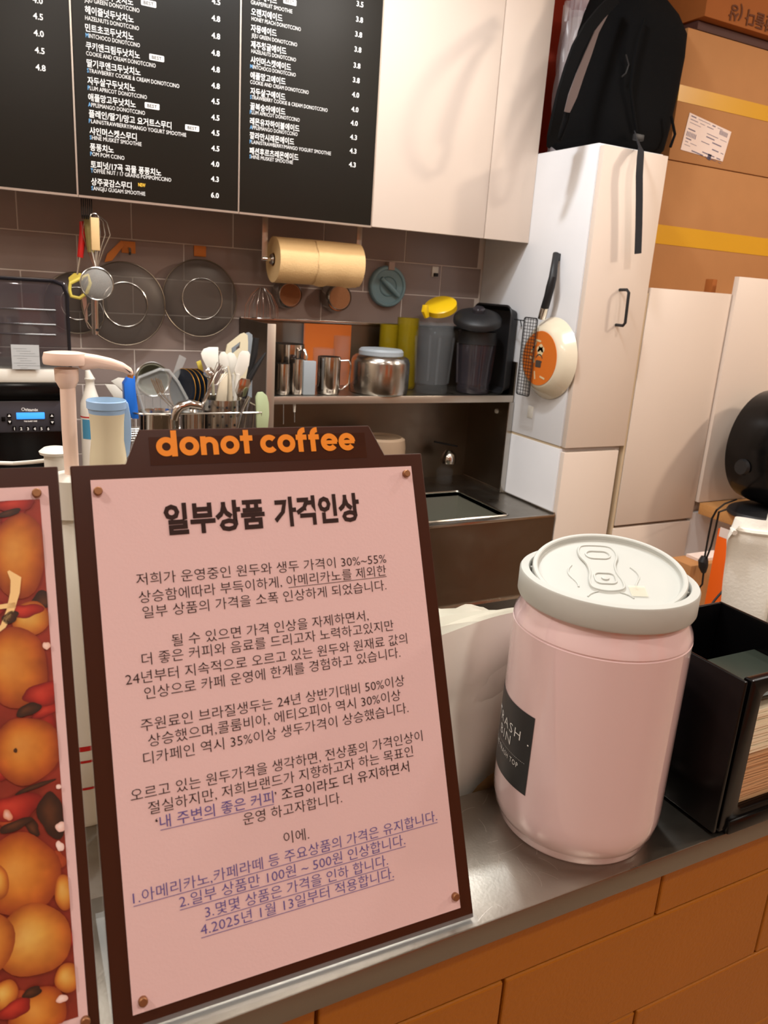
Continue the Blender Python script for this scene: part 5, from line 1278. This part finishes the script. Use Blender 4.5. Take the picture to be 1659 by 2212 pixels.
# cutting boards with grip hole
def board(dx, dy, Y, m, lab):
    out = [(486, 768), (491, 745), (520, 722), (528, 719), (535, 724), (536, 740), (534, 860), (484, 860)]
    hole = [(500, 752), (519, 738), (518, 752), (501, 766)]
    t = thing('cutting_board', lab, 'cutting board', (aY(510, 860, Y).x, Y, aY(510, 860, Y).z))
    b = bm_(); O = [aY(x+dx, y+dy, Y) for x, y in out]; I = [aY(x+dx, y+dy, Y) for x, y in hole]
    for dyy in (0, .006):
        vo = [b.verts.new(p+Vector((0, dyy, 0))) for p in O]; vi = [b.verts.new(p+Vector((0, dyy, 0))) for p in I]
        # strips around the hole
        for f in ((vo[0], vo[1], vi[0], vi[3]), (vo[1], vo[2], vi[1], vi[0]), (vo[2], vo[3], vo[4], vi[1]), (vo[4], vo[5], vi[2], vi[1]), (vo[5], vo[6], vi[2]), (vo[6], vo[7], vi[3], vi[2]), (vo[7], vo[0], vi[3])):
            b.faces.new(f)
        if dyy == 0: A, B = vo, vi
        else:
            for P1, P2 in ((A, vo), (B, vi)):
                for i in range(len(P1)): j = (i+1) % len(P1); b.faces.new((P1[i], P1[j], P2[j], P2[i]))
    mk('board', b, m, t, smooth=0)
board(0, 0, 2.0, 'cream_matt', 'pale cutting board with a grip hole at the back of the rack')
board(10, -1, 2.03, 'plastic_grey', 'grey cutting board just behind the pale one')
# green plate on edge at right end
flat('green_board', 'pale green chopping mat on edge at the right end of the rack', 'chopping mat', [(555, 925), (553, 858), (558, 848), (568, 847), (577, 855), (581, 870), (582, 895), (579, 925)], 1.80, .008, 'green_light')
# clear plastic tub, tilted
def tub():
    c_ = aY(345, 850, 1.86); t = thing('plastic_tub', 'clear plastic tub tipped on edge at the left of the rack', 'tub', c_)
    o1 = [(293, 832), (300, 815), (345, 797), (365, 800), (385, 825), (404, 860), (408, 890), (330, 905), (310, 890)]
    b = bm_(); A = [b.verts.new(aY(x, y, 1.865)) for x, y in o1]; cx = sum(x for x, y in o1)/9; cy = sum(y for x, y in o1)/9
    B = [b.verts.new(aY(cx+(x-cx)*.86, cy+(y-cy)*.86, 1.91)) for x, y in o1]
    for i in range(9): j = (i+1) % 9; b.faces.new((A[i], A[j], B[j], B[i]))
    b.faces.new(B); mk('shell', b, 'clear_soft', t, bevel=.003, solid=.0012)
    mk('rim', tube(bm_(), [aY(x, y, 1.865) for x, y in o1], .0035, 6, True), 'clear_soft', t)
tub()
# pot lid / bowl standing behind
c_ = aY(330, 820, 2.06); r_ = (aY(366, 820, 2.06)-c_).x
t = thing('bowl', 'grey-green bowl standing on edge behind the clear tub', 'bowl', (c_.x, 2.06, c_.z-r_))
mk('shell', lathe(bm_(), [(r_, 0), (r_*.93, -.001), (r_*.88, -.02), (r_*.6, -.04), (0, -.045), ], c_, 40, (0, -1, .2)), mat('greygreen', (120, 120, 104), .35), t, solid=.002)
mk('rim', tube(bm_(), circ(c_, (1, 0, 0), (0, .2, 1), r_, 40), .003, 6, True), 'steel', t)
# blue bowl edge + white trays at far left of rack
flat('blue_scoop', 'bright blue plastic scoop at the left end of the rack', 'scoop', [(268, 830), (276, 818), (292, 813), (293, 840), (298, 880), (300, 905), (286, 905), (270, 865)], 1.82, .03, 'blue')
flat('white_tray', 'white tray with dark edge leaning left of the blue scoop', 'tray', [(226, 830), (250, 832), (268, 850), (266, 868), (252, 868)], 1.90, .006, 'plastic_white')
flat('white_tray', 'second white tray behind, tucked against the blue scoop', 'tray', [(240, 824), (256, 816), (275, 818), (272, 850)], 1.95, .006, 'plastic_white')
# navy plates on edge
for k in range(4):
    cpx = 392+10*k; c_ = aY(cpx+8, 842, 1.95); r_ = .052
    t = thing('navy_plate', ['first dark navy plate on edge, nearest the clear tub', 'second dark navy plate on edge in the rack', 'third navy plate on edge with a gold rim', 'last dark navy plate on edge, nearest the utensil holder'][k], 'plate', (c_.x, 1.95, c_.z-r_))
    ax = Vector((-.93, -.42, .1)); mk('plate', lathe(bm_(), [(0, 0), (r_*.5, .0), (r_*.95, .006), (r_, .008), (r_*.94, .009), (r_*.5, .003), (0, .003)], c_, 36, ax), 'navy', t)
    u_, v_, d_ = basis(ax); mk('rim_line', tube(bm_(), circ(c_+d_*.0085, u_, v_, r_*.985, 36), .0011, 5, True), 'gold', t)
# pair of forks and steel jug with curved handle
for k in range(2):
    P_ = [(330+10*k, 822-2*k), (340+9*k, 845), (352+8*k, 862), (372+6*k, 880)]
    t = thing('fork', ['left dark steel fork over the tub', 'right dark steel fork over the tub'][k], 'fork', aY(*P_[-1], 1.80))
    b = bm_()
    for s in range(3): tube(b, [aY(P_[0][0]-4+5*s, P_[0][1]-4+2*s, 1.80), aY(P_[1][0]-3+4*s, P_[1][1]-2, 1.80), aY(P_[1][0]+2, P_[1][1]+8, 1.80)], .0016, 5)
    mk('tines', b, 'steel', t); mk('handle', tube(bm_(), [aY(P_[1][0]+2, P_[1][1]+6, 1.80), aY(*P_[2], 1.80), aY(*P_[3], 1.80)], [.006, .003, .004], 8, flat=.5), 'steel', t)
jY = 1.845; jx0, jx1 = aY(300, 900, jY).x, aY(385, 900, jY).x; jr2 = (jx1-jx0)/2; jzt = aY(342, 895, jY-.03).z
t = thing('steel_jug', 'round steel saucepan at the left front of the rack', 'saucepan', ((jx0+jx1)/2, jY, RB+.002))
hh_ = jzt-RB; mk('body', lathe(bm_(), [(0, .002), (jr2*.94, .002), (jr2, .01), (jr2, hh_-.004), (jr2*1.05, hh_), (jr2*1.0, hh_), (jr2*.97, hh_-.006), (jr2*.96, .01), (0, .005)], ((jx0+jx1)/2, jY, RB+.002), 48), 'chrome', t)
mk('handle', tube(bm_(), [aY(376, 905, 1.79), aY(380, 888, 1.785), aY(390, 877, 1.785), aY(410, 872, 1.785), aY(430, 876, 1.785), aY(436, 880, 1.785)], [.010, .0115, .011, .010, .009, .006], 14), 'chrome', t, label='thick curved chrome handle')
sY = 1.86
t = thing('steel_tin', 'small steel tin between the saucepan and the utensil holder', 'tin', (aY(415, 900, sY).x, sY, RB+.002))
r_ = .028; mk('body', lathe(bm_(), [(0, .001), (r_, .001), (r_, aY(415, 890, sY).z-RB), (r_*.95, aY(415, 890, sY).z-RB), (0, .004)], (aY(415, 900, sY).x, sY, RB+.002), 32), 'steel', t)

# ================================================================== SINK DETAILS
# things seen above the sink, under the shelf
t = thing('dispenser', 'clear bottle dispenser with chrome nozzle on the sink back panel', 'dispenser', aY(965, 1050, 2.17))
c = aY(962, 1000, 2.17); 
mk('bottle', lathe(bm_(), [(0, 0), (.026, 0), (.028, .01), (.028, .07), (.012, .09), (0, .092)], (c.x, 2.17, aY(962, 1058, 2.17).z), 28), 'clear', t)
mk('cap', lathe(bm_(), [(.0, 0), (.024, 0), (.026, .012), (.022, .03), (.010, .042), (0, .043)], (c.x+.004, 2.16, aY(965, 998, 2.17).z), 28), 'chrome', t)
mk('bracket', tube(bm_(), [aY(938, 954, 2.19), aY(988, 964, 2.19)], .003, 8), 'plastic_black_matt', t)
t = thing('hanging_chain', 'thin cord with brass pull hanging under the shelf by the right wing', 'cord', aY(1045, 1000, 2.2))
mk('cord', tube(bm_(), [aY(1065, 893, 2.21), aY(1070, 930, 2.2), aY(1062, 965, 2.2)], .0012, 6), 'steel_dark', t)
mk('pull', tube(bm_(), [aY(1062, 965, 2.2), aY(1044, 1002, 2.2)], [.0035, .0028], 8), 'gold', t, label='brass pull')
c = aX(1072, 888, X0-.012)
tag(mk('white_knob', lathe(bm_(), [(0, 0), (.008, 0), (.007, .006), (0, .008)], (X0-.008, c.y+.0, c.z), 16, (-1, 0, 0)), 'plastic_white'), 'small white knob on the steel right wing under the shelf', 'knob')
for i, (x, y1) in enumerate(((612, 916), (636, 912))):
    t = thing('hanging_hook', ['thin wire hook under the sink shelf, left of two', 'thicker white-tipped hook under the sink shelf, right of two'][i], 'hook', aY(x, y1, SHY+.01))
    mk('wire', tube(bm_(), [aY(x, 866, SHY+.01), aY(x, y1, SHY+.01)], .0012, 6), 'steel', t)
    if i: mk('tip', tube(bm_(), [aY(x, 870, SHY+.01), aY(x, 890, SHY+.01)], [.0045, .003], 8), 'plastic_white', t, label='white tip')
# beige rounded tray right of the stand's tab
c = aY(858, 965, 1.98)
t = thing('soap_dish', 'beige rounded basin caddy showing just above the notice stand', 'caddy', (c.x, 2.0, ZS))
lathe_b = lathe(bm_(), [(0, ZS), (.070, ZS), (.074, c.z-.02), (.070, c.z+.006), (.060, c.z+.012), (.055, c.z+.006), (0, c.z)], (c.x, 2.08, 0), 36)
mk('body', lathe_b, mat('beige2', (158, 134, 110), .5), t)
# basin divider post
tag(mk('faucet_spout', tube(bm_(), [(.95, 2.15, ZS), (.95, 2.15, ZS+.12), (.95, 2.12, ZS+.15), (.95, 2.02, ZS+.16), (.95, 1.98, ZS+.13)], .010, 12), 'steel_dark'), 'steel sink tap hidden behind the notice stand', 'tap')

# ================================================================== RIGHT SIDE: SHELF, FAN HEATER, CABLES
WZ = H-.62
ws = thing('wooden_shelf', 'light wooden shelf board at the right edge holding the fan heater', 'shelf', (2.45, 1.55, WZ-.038))
mk('shelf_board', box(bm_(), 2.105, 3.0, 1.30, YF-.014, WZ-.038, WZ), 'wood', ws, bevel=.002)
mk('support', box(bm_(), 2.56, 2.6, 1.31, YF-.02, 0, WZ-.038), 'wood', ws, bevel=.002)
mk('support', box(bm_(), 2.94, 2.98, 1.31, YF-.02, 0, WZ-.038), 'wood', ws, bevel=.002)
fy = 1.56
fh = thing('fan_heater', 'black round fan heater standing on the wooden shelf', 'fan heater', (2.36, fy, WZ))
lft = aY(1590, 1000, fy); tpz = aY(1650, 862, fy).z
FXr = .165; fcx = lft.x+FXr+.045; fzb = WZ+.028; fzt = max(tpz, WZ+.30)+.02; fcz = (fzb+fzt)/2; frz = (fzt-fzb)/2
mk('base', lathe(bm_(), [(0, 0), (.145, 0), (.15, .006), (.145, .014), (.11, .024), (0, .028)], (fcx-.01, fy, WZ), 48, sy=.72), 'plastic_black_matt', fh)
b = bm_(); 
def oval(s, y): return [Vector((fcx+FXr*s*math.cos(2*PI*i/56), fy+y, fcz+frz*s*math.sin(2*PI*i/56))) for i in range(56)]
secs = [oval(.97, .085), oval(1.0, .05), oval(1.0, -.03), oval(.95, -.062), oval(.86, -.068), oval(.80, -.05), oval(.78, .04)]
VV = [[b.verts.new(p) for p in s] for s in secs]
for A, B in zip(VV, VV[1:]):
    for i in range(56): j = (i+1) % 56; b.faces.new((A[i], A[j], B[j], B[i]))
b.faces.new(VV[0]); b.faces.new(VV[-1])
mk('housing', b, 'plastic_black', fh, smooth=50)
b = bm_()
for s in (.12, .26, .4, .54, .68): tube(b, oval(s, -.052), .0022, 5, True)
for k in range(12): a = 2*PI*k/12; tube(b, [Vector((fcx, fy-.054, fcz)), Vector((fcx+FXr*.8*math.cos(a), fy-.05, fcz+frz*.8*math.sin(a)))], .0016, 5)
mk('grille', b, 'steel_dark', fh)
mk('heating_plate', lathe(bm_(), [(0, 0), (FXr*.7, 0), (FXr*.72, -.01)], (fcx, fy-.0, fcz), 40, (0, -1, 0)), mat('dark_red', (70, 16, 12), .5), fh, label='dark red heating plate')
mk('side_joint', lathe(bm_(), [(0, -.01), (.022, -.01), (.026, .0), (.022, .01), (0, .01)], (fcx-FXr*.99, fy+.01, fcz-.05), 24, (1, 0, 0)), 'plastic_black_matt', fh)
# cables
def cord(label, pts, r=.0028, Ys=None, extra=None):
    t = thing('power_cord', label, 'cord', pts[-1]); mk('wire', tube(bm_(), pts, r, 8), 'cord_black', t, smooth=60)
    if extra: mk('plug', tube(bm_(), extra, [.009, .014, .013, .007], 10), 'plastic_black_matt', t)
cY = 1.50
cord('black fan heater cord hanging over the shelf front with a plug', [aY(1590, 1083, 1.6)+Vector((0, 0, .006)), aY(1566, 1088, 1.52), aY(1548, 1102, 1.40), aY(1538, 1120, 1.41), aY(1530, 1160, 1.43), aY(1522, 1205, 1.43)], extra=[aY(1522, 1202, 1.43), aY(1519, 1212, 1.43), aY(1519, 1224, 1.43), aY(1520, 1236, 1.43)])
cord('second black cord looping beside the fan heater cord', [aY(1570, 1100, 1.42), aY(1553, 1106, 1.38), aY(1546, 1140, 1.40), aY(1536, 1180, 1.41), aY(1526, 1206, 1.42)])
cord('black cord running down from the plug into the boxes', [aY(1520, 1234, 1.43), aY(1517, 1262, 1.43), aY(1506, 1275, 1.44), aY(1508, 1300, 1.45)])
cord('black cord slanting in front of the orange folder', [aY(1606, 1232, 1.18), aY(1580, 1255, 1.18), aY(1545, 1295, 1.18), aY(1520, 1330, 1.18), Vector((1.12, 1.15, .3)), Vector((1.10, 1.14, .004))])
# boxes below the shelf
t = thing('parcel_box', 'open brown parcel below the wooden shelf behind the bin lid', 'box', (2.15, 1.55, 0))
x0_ = aY(1482, 1270, 1.45).x; x1_ = aY(1565, 1270, 1.45).x; zt_b = aY(1500, 1222, 1.45).z
b = bm_(); box(b, x0_+.005, x1_+.02, 1.45, 1.53, 0, zt_b); mk('carton', b, 'kraft', t, bevel=.003)
b = bm_(); box(b, x0_+.06, x1_+.01, 1.47, 1.52, zt_b, zt_b+.008); mk('papers', b, 'label_paper', t)
t = thing('orange_folder', 'bright orange box file below the wooden shelf at the right', 'file', (aY(1590, 1300, 1.22).x, 1.22, 0))
q = [aY(*p, 1.20) for p in ((1588, 1153), (1640, 1175), (1605, 1345), (1555, 1345))]
mk('cover', prism(bm_(), [q[0], q[1], Vector((q[1].x, 1.20, 0)), Vector((q[3].x, 1.20, 0))], (0, .05, 0)), 'folder_orange', t, bevel=.002)
b = bm_(); prism(b, [q[0]+Vector((0, .004, .004)), q[1]+Vector((0, .004, .004)), q[1]+Vector((0, .004, -.02)), q[0]+Vector((0, .004, -.02))], (0, .04, 0)); mk('paper_edge', b, 'label_paper', t)
q = [aY(*p, 1.26) for p in ((1570, 1180), (1584, 1180), (1560, 1345), (1545, 1345))]; q[2].z = q[3].z = 0
tag(mk('card_sheet', prism(bm_(), [q[0], q[1], q[2], q[3]], (0, .01, 0)), 'wood_light', bevel=.001), 'upright tan card left of the orange file', 'card')
# pleated white cloth at right edge
t = thing('white_cloth', 'gathered white cloth bag hanging at the right edge of the photo', 'cloth', (1.45, 1.0, .8))
cY = .98
def cl(u, v):
    # outline from top (narrow knot) to wide skirt
    le = [aY(*p, cY).x for p in ((1612, 1165), (1600, 1195), (1604, 1230), (1596, 1290), (1592, 1330), (1590, 1420))]
    zz_ = [aY(*p, cY).z for p in ((1640, 1140), (1610, 1185), (1604, 1230), (1596, 1290), (1592, 1330), (1590, 1500))]
    k = v*5; i = min(4, int(k)); f = k-i; xl = le[i]*(1-f)+le[i+1]*f; z = zz_[i]*(1-f)+zz_[i+1]*f
    x = xl+.03+.19*u; y = cY+.03*math.sin(18*u+2*v)+.06*(1-math.sin(PI*min(1, u+.12))) + .012*math.sin(34*u+5*v)*(1-v)
    return Vector((x, y, z+.02*math.sin(PI*u)*(1-v)))
mk('fabric', grid(bm_(), cl, 60, 24), 'cloth_white', t, smooth=80)
b = bm_(); mk('gathered_band', tube(b, [cl(k/24, .12)+Vector((0, -.004, .0)) for k in range(25)], .006, 6), 'cloth_white', t)
